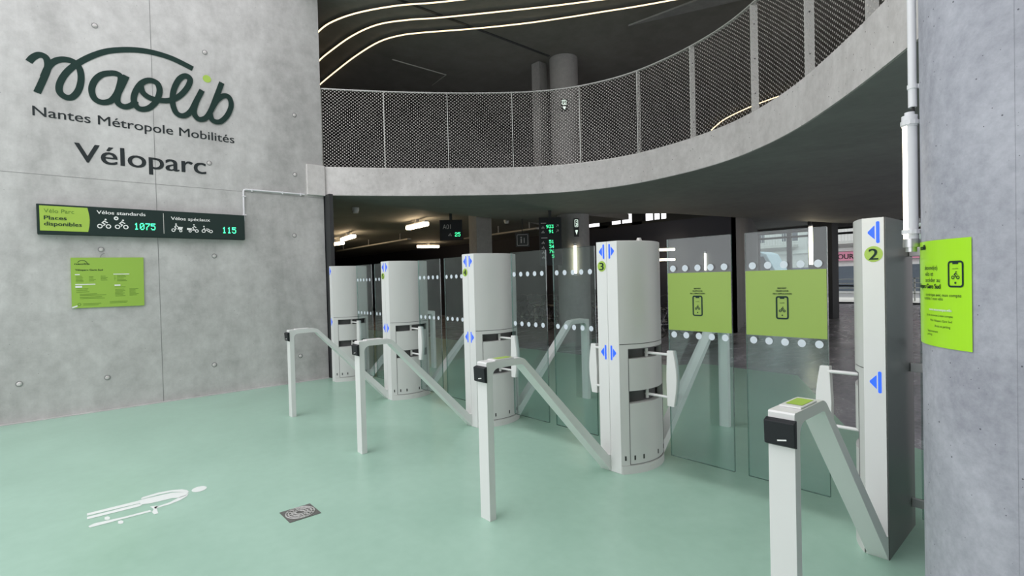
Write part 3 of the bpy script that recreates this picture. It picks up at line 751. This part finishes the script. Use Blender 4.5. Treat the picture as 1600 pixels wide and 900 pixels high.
t = Flat(colfn(.0055)); t.text('www.moncompte.vélo', ar(-131.5), 1.338, .0095, align='r', bold=.03); kid(t, 'white_print', 'whiteink', ps)

LX, LY = -.538, 2.745
tl = tag(empty('tube_lamp', (LX, LY, 1.58)), 'vertical white tube lamp clipped to the big concrete column at the right', 'tube lamp')
half = lambda r, a0, a1, n=10: [(LX+r*math.cos(math.radians(a0+(a1-a0)*k/n)), LY+r*math.sin(math.radians(a0+(a1-a0)*k/n))) for k in range(n+1)]
kid(MB().prism(half(.026, -100, 95), 1.625, 2.115), 'casing', 'pvc', tl, smooth=True)
kid(MB().prism(half(.0255, 95, 260), 1.625, 2.115), 'diffuser', 'tubewarm', tl, smooth=True)
kid(MB().cyl((LX, LY), .0285, 2.105, 2.15, 24).cyl((LX, LY), .018, 2.15, 2.165, 20), 'end_cap', 'pvc', tl, smooth=True)
kid(MB().cyl((LX, LY), .0285, 1.595, 1.63, 24).cyl((LX, LY), .020, 1.575, 1.595, 20), 'end_cap', 'steel', tl, smooth=True)
for z in (2.12, 1.66):
    m = MB()
    for k in range(12):
        a0 = 2*PI*k/12; m.obox((LX+.0295*math.cos(a0), LY+.0295*math.sin(a0), z), (-math.sin(a0), math.cos(a0), 0), (math.cos(a0), math.sin(a0), 0), (0, 0, 1), .009, .0015, .009)
    m.obox((LX+.04, LY+.008, z), (1, .19, 0), (-.19, 1, 0), (0, 0, 1), .018, .006, .009)
    kid(m, 'clip', 'pvc', tl)
kid(MB().tube([(LX+.012, LY, 2.16), (LX+.012, LY, 2.19)], .006, 8), 'cable', 'slot', tl)
cp = tag(empty('conduit', (LX+.008, LY, 2.19)), 'straight white conduit running up the column above the tube lamp', 'conduit')
kid(MB().cyl((LX+.010, LY+.002), .0155, 2.185, 6.15, 20), 'pipe', 'pvc', cp, smooth=True)
for z in (2.27, 3.4, 4.6):
    m = MB().cyl((LX+.010, LY+.002), .0185, z-.009, z+.009, 20); m.obox((LX+.035, LY+.010, z), (1, .19, 0), (-.19, 1, 0), (0, 0, 1), .015, .006, .009); kid(m, 'clip', 'pvc', cp)
# ------------------------------------------------------------------ floor pictogram and drain
def floor_pt(zx, zy):
    u, v = 100+zx/3.2, 700+zy/3.2
    d = F+R*((u-800)/813.94)-U*((v-450)/813.94); t_ = -CAM_H/d.z
    return (t_*d.x, t_*d.y)
ff = lambda off: plane_fn((0, 0, off), (1, 0, 0), (0, 1, 0))
e = empty('floor_pictogram', (-4.45, .45, 0)); tag(e, 'white painted figure with a scooter on the green floor', 'floor marking')
t = Flat(ff(.0015))
P = lambda *l: [floor_pt(*q) for q in l]
hc = floor_pt(676, 206); hx = floor_pt(714, 198); hy = floor_pt(676, 193)
ring = []
for k in range(24):
    c_, s_ = math.cos(2*PI*k/24), math.sin(2*PI*k/24); ring.append((hc[0]+(hx[0]-hc[0])*c_+(hy[0]-hc[0])*s_, hc[1]+(hx[1]-hc[1])*c_+(hy[1]-hc[1])*s_))
t.poly(ring)
t.poly(P((115,328),(370,265),(378,272),(378,277),(115,340)))
t.poly(P((115,346),(375,280),(390,284),(380,292),(115,358)))
t.poly(P((370,265),(390,258),(470,240),(540,224),(600,222),(622,222),(610,238),(575,250),(540,252),(440,276),(385,284)))
t.poly(P((385,252),(395,246),(470,224),(540,211),(590,207),(615,211),(626,221),(600,222),(540,220),(470,235),(388,257)))
t.poly(P((575,248),(610,236),(625,225),(615,242),(580,262),(530,282),(475,298),(472,291),(530,272)))
t.poly(P((470,290),(476,298),(455,304),(450,297))); t.poly(P((430,293),(466,289),(470,293),(462,300),(472,328),(450,333),(440,322),(448,306)))
t.poly(P((122,392),(150,378),(300,345),(430,311),(440,318),(300,354),(150,394),(128,399)))
for cx_, cy_ in ((216, 352), (283, 372)): t.poly(P((cx_-13, cy_-5), (cx_+3, cy_-10), (cx_+14, cy_-5), (cx_+13, cy_+5), (cx_, cy_+9), (cx_-13, cy_+7)))
kid(t, 'painted_shape', 'floorpaint', e)
dc = [(-3.585, 1.065), (-3.602, 1.285), (-3.405, 1.275), (-3.392, 1.085)]
dr = tag(empty('floor_drain', (-3.495, 1.178, 0)), 'small square cast iron drain cover set in the green floor', 'floor drain')
kid(MB().box((-3.597, 1.078, -.02), (-3.397, 1.278, .003)), 'frame', 'iron', dr)
m = MB()
for rr in (.028, .05, .072, .088): m.tube([(-3.497+rr*math.cos(2*PI*k/28), 1.178+rr*math.sin(2*PI*k/28), .0045) for k in range(28)], .004, 6, closed=True)
for k in range(14):
    a = 2*PI*k/14; m.tube([(-3.497+.03*math.cos(a), 1.178+.03*math.sin(a), .0045), (-3.497+.088*math.cos(a), 1.178+.088*math.sin(a), .0045)], .003, 5)
kid(m, 'grate', 'galv', dr)

# ------------------------------------------------------------------ balustrade on the curved slab edge
RT = 4.63
rl = offset(ec, .075)                         # line of the mesh
arcs = [0]
for a, b in zip(rl, rl[1:]): arcs.append(arcs[-1]+math.dist(a, b))
def at_arc(s_):
    s_ = max(0, min(s_, arcs[-1]-1e-6))
    for i in range(len(arcs)-1):
        if arcs[i+1] >= s_:
            k = (s_-arcs[i])/(arcs[i+1]-arcs[i]); p = (rl[i][0]+(rl[i+1][0]-rl[i][0])*k, rl[i][1]+(rl[i+1][1]-rl[i][1])*k)
            t_ = Vector((rl[i+1][0]-rl[i][0], rl[i+1][1]-rl[i][1], 0)).normalized(); return Vector((p[0], p[1], 0)), t_
bal = tag(empty('balustrade', (-5, 6.6, Z1)), 'curved balustrade of grey expanded metal along the upper slab edge', 'balustrade')
def nearest(pt): return min(range(len(rl)), key=lambda i: math.dist(rl[i], pt))
# post stations measured on the photograph's plan
posts = [0.03]
for pt in ((-7.64, 4.13), (-7.05, 4.98), (-6.43, 5.83), (-5.69, 6.54), (-4.72, 6.84), (-3.66, 6.66), (-2.66, 6.2), (-1.88, 5.55), (-1.26, 4.68)): posts.append(arcs[nearest(pt)])
posts += [posts[-1]+1.03, posts[-1]+2.06, posts[-1]+3.09]
for s_ in posts:
    if s_ > arcs[-1]: continue
    p, t_ = at_arc(s_); nrm = Vector((-t_.y, t_.x, 0))
    o = kid(MB().obox(p+nrm*.0+Vector((0, 0, (Z1+RT)/2)), t_, nrm, (0, 0, 1), .006, .045, (RT-Z1)/2), 'post', 'railgrey', bal)
    m = MB()
    for zz in (3.6, 4.0, 4.4):
        m.tube([p+Vector((0, 0, zz))-t_*.012, p+Vector((0, 0, zz))+t_*.012], .008, 8)
    b_ = m.build('bolt', 'line', None); b_.parent = o; b_.matrix_parent_inverse = Matrix()
for sa, sb in zip(posts, posts[1:]):
    if sb > arcs[-1]+.3: continue
    m = MB(); m.uv = []; n = 12
    for k in range(n+1):
        s_ = sa+.008+(sb-sa-.016)*k/n; p, t_ = at_arc(s_); nrm = Vector((-t_.y, t_.x, 0)); p = p-nrm*.035
        m.v += [(p.x, p.y, Z1+.02), (p.x, p.y, RT-.012)]; m.uv += [(s_, Z1), (s_, RT)]
    m.f = [(2*k, 2*k+2, 2*k+3, 2*k+1) for k in range(n)]
    kid(m, 'mesh_panel', 'mesh', bal)
m = MB(); pts = []
pts = [at_arc(arcs[-1]*k/80)[0]+Vector((0, 0, RT)) for k in range(81)]
for a, b in zip(pts, pts[1:]):
    t_ = (b-a).normalized(); m.obox((a+b)/2-Vector((-t_.y, t_.x, 0))*.02, t_, (-t_.y, t_.x, 0), (0, 0, 1), (b-a).length/2+.003, .02, .008)
kid(m, 'top_rail', 'galv', bal)
m = MB()
for a, b in zip(pts, pts[1:]):
    t_ = (b-a).normalized(); c_ = (a+b)/2-Vector((-t_.y, t_.x, 0))*.035; m.obox((c_.x, c_.y, Z1+.012), t_, (-t_.y, t_.x, 0), (0, 0, 1), (b-a).length/2+.003, .008, .008)
kid(m, 'bottom_rail', 'railgrey', bal)

# ------------------------------------------------------------------ LED lines on the roof
leds = [([(-10.6, 4.1), (-9.9, 3.85), (-9.40, 3.80), (-8.95, 3.86), (-8.41, 4.07), (-7.80, 4.47), (-7.22, 5.0), (-6.2, 5.8), (-5, 6.6)], 'curved warm light line nearest the camera on the dark roof'),
        ([(-11.9, 4.4), (-10.80, 4.29), (-10.12, 4.29), (-9.26, 4.35), (-8.59, 4.52), (-8.10, 4.86), (-7.69, 5.25), (-6.72, 6.07), (-5.94, 6.70), (-4.6, 7.7)], 'curved warm light line, middle of three on the dark roof'),
        ([(-12.8, 4.9), (-12.10, 4.80), (-10.87, 4.77), (-9.95, 4.78), (-9.20, 4.85), (-8.74, 5.02), (-8.36, 5.30), (-7.65, 5.95), (-6.91, 6.56), (-6.26, 7.02), (-5.77, 7.34), (-5.19, 7.72), (-4.2, 8.3)], 'curved warm light line farthest back of the three on the roof'),
        ([(x*.965, y*.965) for x, y in [(-8.58, 16.58), (-7.81, 15.84), (-6.99, 15.36), (-6.22, 15.07), (-5.57, 14.95), (-4.8, 14.95), (-4, 15.1)]], 'outer of two arching light lines seen through the mesh balustrade'),
        ([(x*.965, y*.965) for x, y in [(-8.45, 17.14), (-7.62, 16.31), (-6.81, 15.80), (-5.89, 15.50), (-5.0, 15.45), (-4.2, 15.6)]], 'inner of two arching light lines seen through the mesh balustrade')]
for pts, lab in leds:
    c3 = [(x, y, 6.14) for x, y in catmull(pts, 8)]
    e = tag(empty('light_line', (pts[0][0], pts[0][1], 6.14)), lab, 'light strip', 'warm light lines on the roof')
    kid(MB().tube(c3, .014 if pts[0][1] < 10 else .020, 8), 'diffuser', 'ledwarm', e)
    kid(MB().tube([(x, y, z+.014) for x, y, z in c3], .018 if pts[0][1] < 10 else .024, 6), 'channel', 'frame', e)

# ------------------------------------------------------------------ upper level column, pillar, pipe
o = MB().cyl((-7.62, 8.35), .30, 3.36, 6.19, 48).build('round_column', 'pillar', smooth=True)
tag(o, 'round grey concrete column on the upper level behind the balustrade', 'column')
tag(MB().box((-8.25, 8.0, 3.3), (-8.02, 8.25, 6.2)).build('square_pillar', 'pillar', bevel=.01), 'narrow square pillar on the upper level left of the round column', 'pillar')
tag(MB().tube([(-9.82, 5.478, 6.17), (-9.812, 6.823, 6.17), (-10.528, 6.909, 6.17)], .012, 6).build('pipe', 'railgrey'), 'thin metal pipe fixed under the dark roof of the upper level', 'pipe')
def exit_sign(o, u, h, wd, label):
    """o: centre, u: horizontal axis"""
    u = Vector(u).normalized(); n = u.cross(Vector((0, 0, 1)))
    e = tag(empty('exit_sign', o), label, 'exit sign')
    kid(MB().obox(o, u, n, (0, 0, 1), wd/2, .01, h/2), 'housing', 'frame', e)
    f_ = Flat(plane_fn(Vector(o)+n*.012, u, (0, 0, 1)))
    f_.rrect(-wd*.32, h*.04, wd*.32, h*.42, .01, .012); f_.disc(0, h*.33, wd*.09); f_.stroke([(-.01, h*.26), (.012, h*.16), (-.012, h*.08)], .014)
    f_.stroke([(-wd*.25, -h*.16), (wd*.25, -h*.16)], .02); f_.poly([(0, -h*.40), (-wd*.28, -h*.18), (wd*.28, -h*.18)])
    kid(f_, 'pictogram', 'exit', e)
exit_sign((-7.395, 8.095, 5.10), R0, .24, .12, 'small exit sign on the round column of the upper level')

# ------------------------------------------------------------------ things inside the bike park
o = MB().cyl((-7.90, 8.85), .36, -.004, 2.912, 48).build('round_column', 'pillar', smooth=True)
tag(o, 'round grey column inside the bike park, behind cabinet 3', 'column')
o = MB().box((-9.75, 7.3, -.004), (-9.45, 7.75, 3.02)).build('square_pillar', 'pillar', bevel=.01)
tag(o, 'grey square pillar inside the bike park between the two hanging displays', 'pillar')
o = MB().box((-6.35, 18.5, -.004), (-5.65, 19.1, 3.75)).build('square_pillar', 'frame', bevel=.01)
tag(o, 'black pillar inside the hall in front of the street windows', 'pillar')
exit_sign((-7.60, 8.62, 2.60), R0, .40, .10, 'tall narrow exit sign on the round column inside the bike park')
def tube_small(x, y, z0, z1, label, r=.022, hang=None):
    e = tag(empty('tube_lamp', (x, y, z0)), label, 'tube lamp')
    kid(MB().cyl((x, y), r, z0, z1, 16), 'diffuser', 'tubewarm', e)
    if hang: kid(MB().cyl((x, y), r*.5, z1+.05, hang, 10), 'hanging_rod', 'frame', e)
    kid(MB().cyl((x, y), r*1.1, z1, z1+.05, 16).cyl((x, y), r*1.1, z0-.05, z0, 16), 'end_cap', 'pvc', e)
tube_small(-7.60, 8.56, 1.60, 2.20, 'glowing vertical tube lamp on the round column inside the bike park', .03)
tube_small(-6.9, 13.0-.08-.05, 1.62, 2.06, 'glowing vertical tube lamp behind the left green sticker leaf')
tube_small(-7.45, 16.0, 1.62, 2.10, 'glowing vertical tube lamp left of the street windows', hang=3.75)
tube_small(-5.55, 16.4, 1.72, 2.80, 'tall glowing tube lamp in front of the street windows', .05, hang=3.75)

def board(c, w_, h_, label):
    e = tag(empty('hanging_display', (c[0], c[1], c[2]-h_/2)), label, 'hanging display', 'black displays hanging from the ceiling')
    f0 = Vector((-math.sin(yaw), math.cos(yaw), 0))
    kid(MB().obox(c, R0, f0, (0, 0, 1), w_/2, .05, h_/2), 'housing', 'black', e, bevel=.005)
    top = 3.02 if c[0] < -9 else 2.915
    if top-(c[2]+h_/2) > .005: kid(MB().obox((c[0], c[1], (top+c[2]+h_/2)/2), R0, f0, (0, 0, 1), .03, .03, (top-c[2]-h_/2)/2), 'hanger', 'frame', e)
    return e, plane_fn(Vector(c)-f0*.052-R0*w_/2-Vector((0, 0, h_/2)), R0, (0, 0, 1))
e, fn = board((-9.66, 6.74, 2.64), .50, .45, 'black hanging display reading A01 and 25')
t = Flat(fn); t.text('A01', .07, .25, .10, width=.18); pict_bike(t, .19, .09, .03, .008); kid(t, 'white_lettering', 'dimink', e)
t = Flat(fn); dotmatrix(t, '25', .34, .08, .09, .12); kid(t, 'led_digits', 'ledgreen', e)
e, fn = board((-7.63, 7.83, 2.272), .465, 1.0, 'tall black hanging display listing 933, 91, 51, 34, 76 and 5')
fn_ = fn; fn = lambda a, b: fn_(a*.93, b*.926)
t = Flat(fn); t.rect(.04, .945, .16, .96); t.rect(.04, .615, .18, .63)
for b_ in (.83, .73, .49, .38, .27, .16): pict_bike(t, .05, b_, .026, .007)
for b_ in (.86, .745):
    t.stroke([(.38, b_), (.43, b_+.05)], .008); t.stroke([(.395, b_+.052), (.432, b_+.052), (.432, b_+.015)], .008)
kid(t, 'white_lettering', 'dimink', e)
t = Flat(fn)
for s_, b_ in (('933', .84), ('91', .73), ('51', .50), ('34', .39), ('76', .28), ('5', .17)): dotmatrix(t, s_, .335-.058*len(s_), b_, .074, .058*len(s_)-.012)
kid(t, 'led_digits', 'ledgreen', e)
# square wayfinding sign left of the tall display
e = tag(empty('wayfinding_sign', (-8.9, 8.2, 2.2)), 'dark square wayfinding sign with a figure left of the tall display', 'sign')
c = Vector((-8.75, 8.35, 2.35)); c = Vector((-9.0, 8.3, 2.42))
f0 = Vector((-math.sin(yaw), math.cos(yaw), 0))
kid(MB().obox(c, R0, f0, (0, 0, 1), .16, .02, .16), 'panel', 'frame', e)
t = Flat(plane_fn(c-f0*.022, R0, (0, 0, 1))); t.rrect(-.125, -.125, .125, .125, .02, .012); t.disc(-.03, .06, .018); t.stroke([(-.03, .03), (-.03, -.07)], .03); t.stroke([(.04, .05), (.04, -.07)], .02); kid(t, 'pictogram', 'dimink', e)
kid(MB().obox(c+Vector((0, 0, .38)), R0, f0, (0, 0, 1), .01, .01, .22), 'hanger', 'frame', e)

# ceiling lamps: (end a, end b)
lamps = [((-18.0, 7.2), (-16.75, 7.3), 'leftmost glowing ceiling lamp, cut by the edge of the concrete wall'), ((-15.5, 6.75), (-14.2, 6.52), 'glowing ceiling lamp second from the concrete wall'),
         ((-11.55, 6.75), (-10.5, 6.63), 'large glowing ceiling lamp above cabinet 5'), ((-17.5, 10.6), (-17.2, 11.4), 'glowing ceiling lamp low above the space between cabinets 5 and 4')]
for (ax, ay), (bx, by), lab in lamps:
    e = tag(empty('ceiling_lamp', ((ax+bx)/2, (ay+by)/2, 2.9)), lab, 'ceiling lamp', 'glowing lamps under the bike park ceiling')
    d = Vector((bx-ax, by-ay, 0)); hl = d.length/2; c = Vector(((ax+bx)/2, (ay+by)/2, 0)); n = Vector((-d.y, d.x, 0))
    kid(MB().obox(c+Vector((0, 0, 2.86)), d, n, (0, 0, 1), hl, .07, .045), 'diffuser', 'lampwarm', e, bevel=.02)
    kid(MB().obox(c+Vector((0, 0, 2.92)), d, n, (0, 0, 1), hl+.02, .05, .018), 'housing', 'pvc', e)
    kid(MB().obox(c+Vector((0, 0, 2.98)), d, n, (0, 0, 1), .05, .05, .042), 'bracket', 'pvc', e)
for (ax, ay, bx, by, lab) in ((-20, 8.5, -13.8, 8.1, 'long cable tray under the left bike park ceiling'), (-13.0, 9.6, -9.6, 9.4, 'short cable tray below the ceiling right of the A01 display')):
    d = Vector((bx-ax, by-ay, 0)); c = Vector(((ax+bx)/2, (ay+by)/2, 2.80)); n = Vector((-d.y, d.x, 0))
    e = tag(empty('cable_tray', c), lab, 'cable tray')
    kid(MB().obox(c, d, n, (0, 0, 1), d.length/2, .06, .02), 'tray', 'galv', e)
    for k in (-.8, 0, .8): kid(MB().obox(c+d*.5*k+Vector((0, 0, .12)), d, n, (0, 0, 1), .01, .01, .10), 'hanger', 'galv', e)
for x, y, lab in ((-9.9, 4.6, 'small round detector on the ceiling beside the lettered wall'), (-9.9, 8.6, 'small white camera dome under the ceiling between the displays')):
    MBo = MB().cyl((x, y), .07, 2.96, 3.02, 20).cyl((x, y), .05, 2.91, 2.96, 20, .065); tag(MBo.build('ceiling_detector', 'pvc', smooth=True), lab, 'detector')

# two long light strips beyond cabinet 3
for z, lab in ((2.2, 'upper of two bright strip lamps seen just right of cabinet 3'), (1.93, 'lower of two bright strip lamps seen just right of cabinet 3')):
    e = tag(empty('strip_lamp', (-7.8, 12.3, z)), lab, 'strip lamp')
    kid(MB().obox((-7.80, 12.34, z), R0, f0, (0, 0, 1), .30, .03, .03), 'diffuser', 'tubewarm', e, bevel=.01)
    kid(MB().obox(Vector((-7.80, 12.34, z))+f0*.44, R0, f0, (0, 0, 1), .02, .41, .015), 'bracket', 'galv', e)

# bicycles in a rack
def bicycle():
    e = empty('bicycle'); rw = .33
    for yy in (0, 1.05):
        w_ = MB().tube([(0, yy+rw*math.cos(2*PI*k/24), rw+rw*.97*math.sin(2*PI*k/24)) for k in range(24)], .018, 6, closed=True).build('wheel', 'tyre', e)
        m = MB()
        for k in range(8):
            a = PI*k/8*2; m.tube([(0, yy, rw), (0, yy+rw*.95*math.cos(a), rw+rw*.95*math.sin(a))], .003, 4)
        m.tube([(-.04, yy, rw), (.04, yy, rw)], .02, 8); m.build('spokes', 'galv', w_)
    m = MB(); A, B, T, S_, Hd = (0, 0, rw), (0, .46, .30), (0, .33, .80), (0, .36, .72), (0, .86, .82)
    for a, b in ((A, B), (A, S_), (B, T), (S_, Hd), (B, (0, .88, .72)), ((0, .85, .90), (0, .90, .62)), ((0, .90, .62), (0, 1.05, rw))): m.tube([a, b], .016, 6)
    m.build('frame', 'bikeframe', e)
    MB().prism([(-.07, .22), (.07, .22), (.02, .45), (-.02, .45)], .80, .85).build('saddle', 'tyre', e, bevel=.01)
    MB().tube([(-.28, .80, .98), (-.2, .86, 1.0), (0, .85, .96), (.2, .86, 1.0), (.28, .80, .98)], .013, 6).tube([(0, .85, .9), (0, .85, .96)], .014, 6).build('handlebar', 'bikeframe', e)
    return e
bk = bicycle(); n = 10
for i in range(n):
    o = bk if i == 0 else copy_tree(bk)
    o.location = (-12.6+.62*i, 10.9+.05*(i % 3), 0); o.rotation_euler = (0, 0, random.uniform(-.06, .06))
    od = ('leftmost', 'second from the left', 'third from the left', 'fourth from the left', 'fifth from the left', 'fifth from the right', 'fourth from the right', 'third from the right', 'second from the right', 'rightmost')[i]
    tag(o, 'dark bicycle in the dim rack behind the gates, %s in the row' % od, 'bicycle', 'bicycles parked in the rack')
rk = tag(empty('bicycle_rack', (-9.8, 12.2, 0)), 'long low galvanised bicycle rack along the dim back wall', 'bicycle rack')
m = MB()
for x in (-13, -10.9, -8.8, -6.8): m.tube([(x, 12.5, 0), (x, 12.5, .62)], .03, 8)
m.tube([(-13.1, 12.5, .60), (-6.7, 12.5, .60)], .03, 8); m.tube([(-13.1, 12.5, .25), (-6.7, 12.5, .25)], .02, 8); kid(m, 'frame', 'galv', rk)

# ------------------------------------------------------------------ street window wall and the street
ZH = 3.55
def window(n_, x0, x1):
    e = struct(empty('window_%d' % n_, ((x0+x1)/2, 27.7, 0)))
    m = MB(); m.box((x0, 27.6, 0), (x0+.1, 27.75, ZH)); m.box((x1-.1, 27.6, 0), (x1, 27.75, ZH)); m.box((x0, 27.6, ZH-.08), (x1, 27.75, ZH)); m.box((x0, 27.6, 0), (x1, 27.75, .07)); m.box((x0, 27.6, 3.22), (x1, 27.72, 3.32))
    kid(m, 'window_frame', 'frame', e); kid(MB().box((x0+.1, 27.66, .07), (x1-.1, 27.675, ZH-.08)), 'pane', 'clear', e)
for i, (a, b) in enumerate(((-11.9, -10.35), (-10.35, -8.95), (-8.38, -7.0), (-7.0, -5.6), (-5.6, -4.2), (-4.2, -2.8))): window(i+2, a, b)
struct(MB().box((-8.95, 27.55, 0), (-8.38, 27.8, 3.75)).build('wall_pier', 'frame'))
struct(MB().box((-12.3, 27.6, ZH), (4, 27.8, 6.2)).build('wall_street', 'dim'))
struct(MB().box((-2.8, 27.6, 0), (4, 27.8, ZH)).build('wall_street_right', 'dim'))
struct(MB().box((-70, 28.2, -.2), (40, 34.5, -.02)).build('floor_pavement', 'kerb'))
struct(MB().box((-70, 34.5, -.2), (40, 70, -.10)).build('floor_road', 'asphalt'))
# hoop stand outside the window
tag(MB().tube(catmull([(-8.1, 26.2, -.004), (-8.1, 26.2, .75), (-8.0, 26.2, .85), (-7.2, 26.2, .85), (-7.1, 26.2, .75), (-7.1, 26.2, -.004)], 4), .035, 8).build('hoop_stand', 'frame'), 'black steel hoop stand on the floor before the street window', 'hoop stand')
# street railing
st = tag(empty('street_railing', (-12, 31, 0)), 'pale street railing with level bars outside the windows', 'railing')
for k in range(12): kid(MB().box((-22+2.0*k, 31, -.02), (-21.94+2.0*k, 31.06, 1.1)), 'post', 'galv', st)
for z in (.35, .62, .86, 1.08): kid(MB().box((-22, 31, z-.02), (0, 31.06, z+.02)), 'bar', 'galv', st)
# van
vn = tag(empty('van', (-14.2, 32.7, 0)), 'pale blue and white van parked in the street beyond the glass', 'van')
side = [(-16.6, .35), (-12.4, .35), (-12.2, 1.2), (-12.7, 1.7), (-13.2, 2.65), (-13.6, 2.8), (-16.6, 2.8)]
n = len(side); kid(MB().add([(x, 31.8, z) for x, z in side]+[(x, 33.6, z) for x, z in side], [tuple(range(n)), tuple(range(2*n-1, n-1, -1))]+[(i, n+i, n+(i+1) % n, (i+1) % n) for i in range(n)]), 'body', 'van', vn, bevel=.06)
kid(MB().add([(x, 31.785, z) for x, z in ((-13.9, 1.6), (-12.95, 1.6), (-13.35, 2.5), (-13.9, 2.5))]+[(x, 31.8, z) for x, z in ((-13.9, 1.6), (-12.95, 1.6), (-13.35, 2.5), (-13.9, 2.5))], [(0,1,2,3),(7,6,5,4),(0,4,5,1),(1,5,6,2),(2,6,7,3),(3,7,4,0)]), 'side_window', 'pane', vn)
for x in (-15.8, -13.1): kid(MB().tube([(x, 31.75, .32), (x, 32.0, .32)], .34, 20), 'wheel', 'tyre', vn)
# building across the street
FY = 42
bd = tag(empty('building', (-12, FY+4, -.1)), 'pale apartment building with balconies over shops across the street', 'building')
kid(MB().box((-24, FY, -.1), (12, FY+8, 14)), 'wall', 'facade', bd)
for fl_ in range(3):
    zb = 3.6+3.0*fl_
    for k in range(14):
        x = -23.5+2.4*k
        wn = kid(MB().box((x, FY-.05, zb+.2), (x+1.3, FY, zb+2.1)), 'window', 'whiteink', bd)
        pn = MB().box((x+.08, FY-.07, zb+.28), (x+.62, FY-.05, zb+2.02)).box((x+.68, FY-.07, zb+.28), (x+1.22, FY-.05, zb+2.02)).build('pane', 'pane', None); pn.parent = wn; pn.matrix_parent_inverse = Matrix()
    for k in range(7):
        x = -23.8+4.8*k; m = MB().box((x, FY-.9, zb-.2), (x+3.9, FY, zb))
        for j in range(20): m.box((x+.2*j, FY-.9, zb), (x+.2*j+.03, FY-.87, zb+.95))
        m.box((x, FY-.92, zb+.93), (x+3.9, FY-.86, zb+.99)); kid(m, 'balcony', 'railgrey', bd)
kid(MB().box((-24, FY-.12, 2.9), (12, FY, 3.15)), 'cornice', 'whiteink', bd)
for k in range(10):
    x = -23+3.4*k; kid(MB().box((x, FY-.04, .1), (x+2.6, FY, 1.85)), 'shop_window', 'pane', bd)
aw = tag(empty('shop_sign', (-10, FY-.2, 2.2)), 'pink shop sign band reading POUR ALLER across the street', 'sign')
kid(MB().box((-14, FY-.3, 2.25), (-4, FY, 2.85)), 'band', 'facade2', aw)
t = Flat(plane_fn((0, FY-.32, 0), (1, 0, 0), (0, 0, 1))); t.text('POUR ALLER', -12.6, 2.36, .34, width=2.6, bold=.02); t.text('POUR ALLER', -8.6, 2.36, .34, width=2.6, bold=.02); kid(t, 'lettering', 'grey_ink', aw)
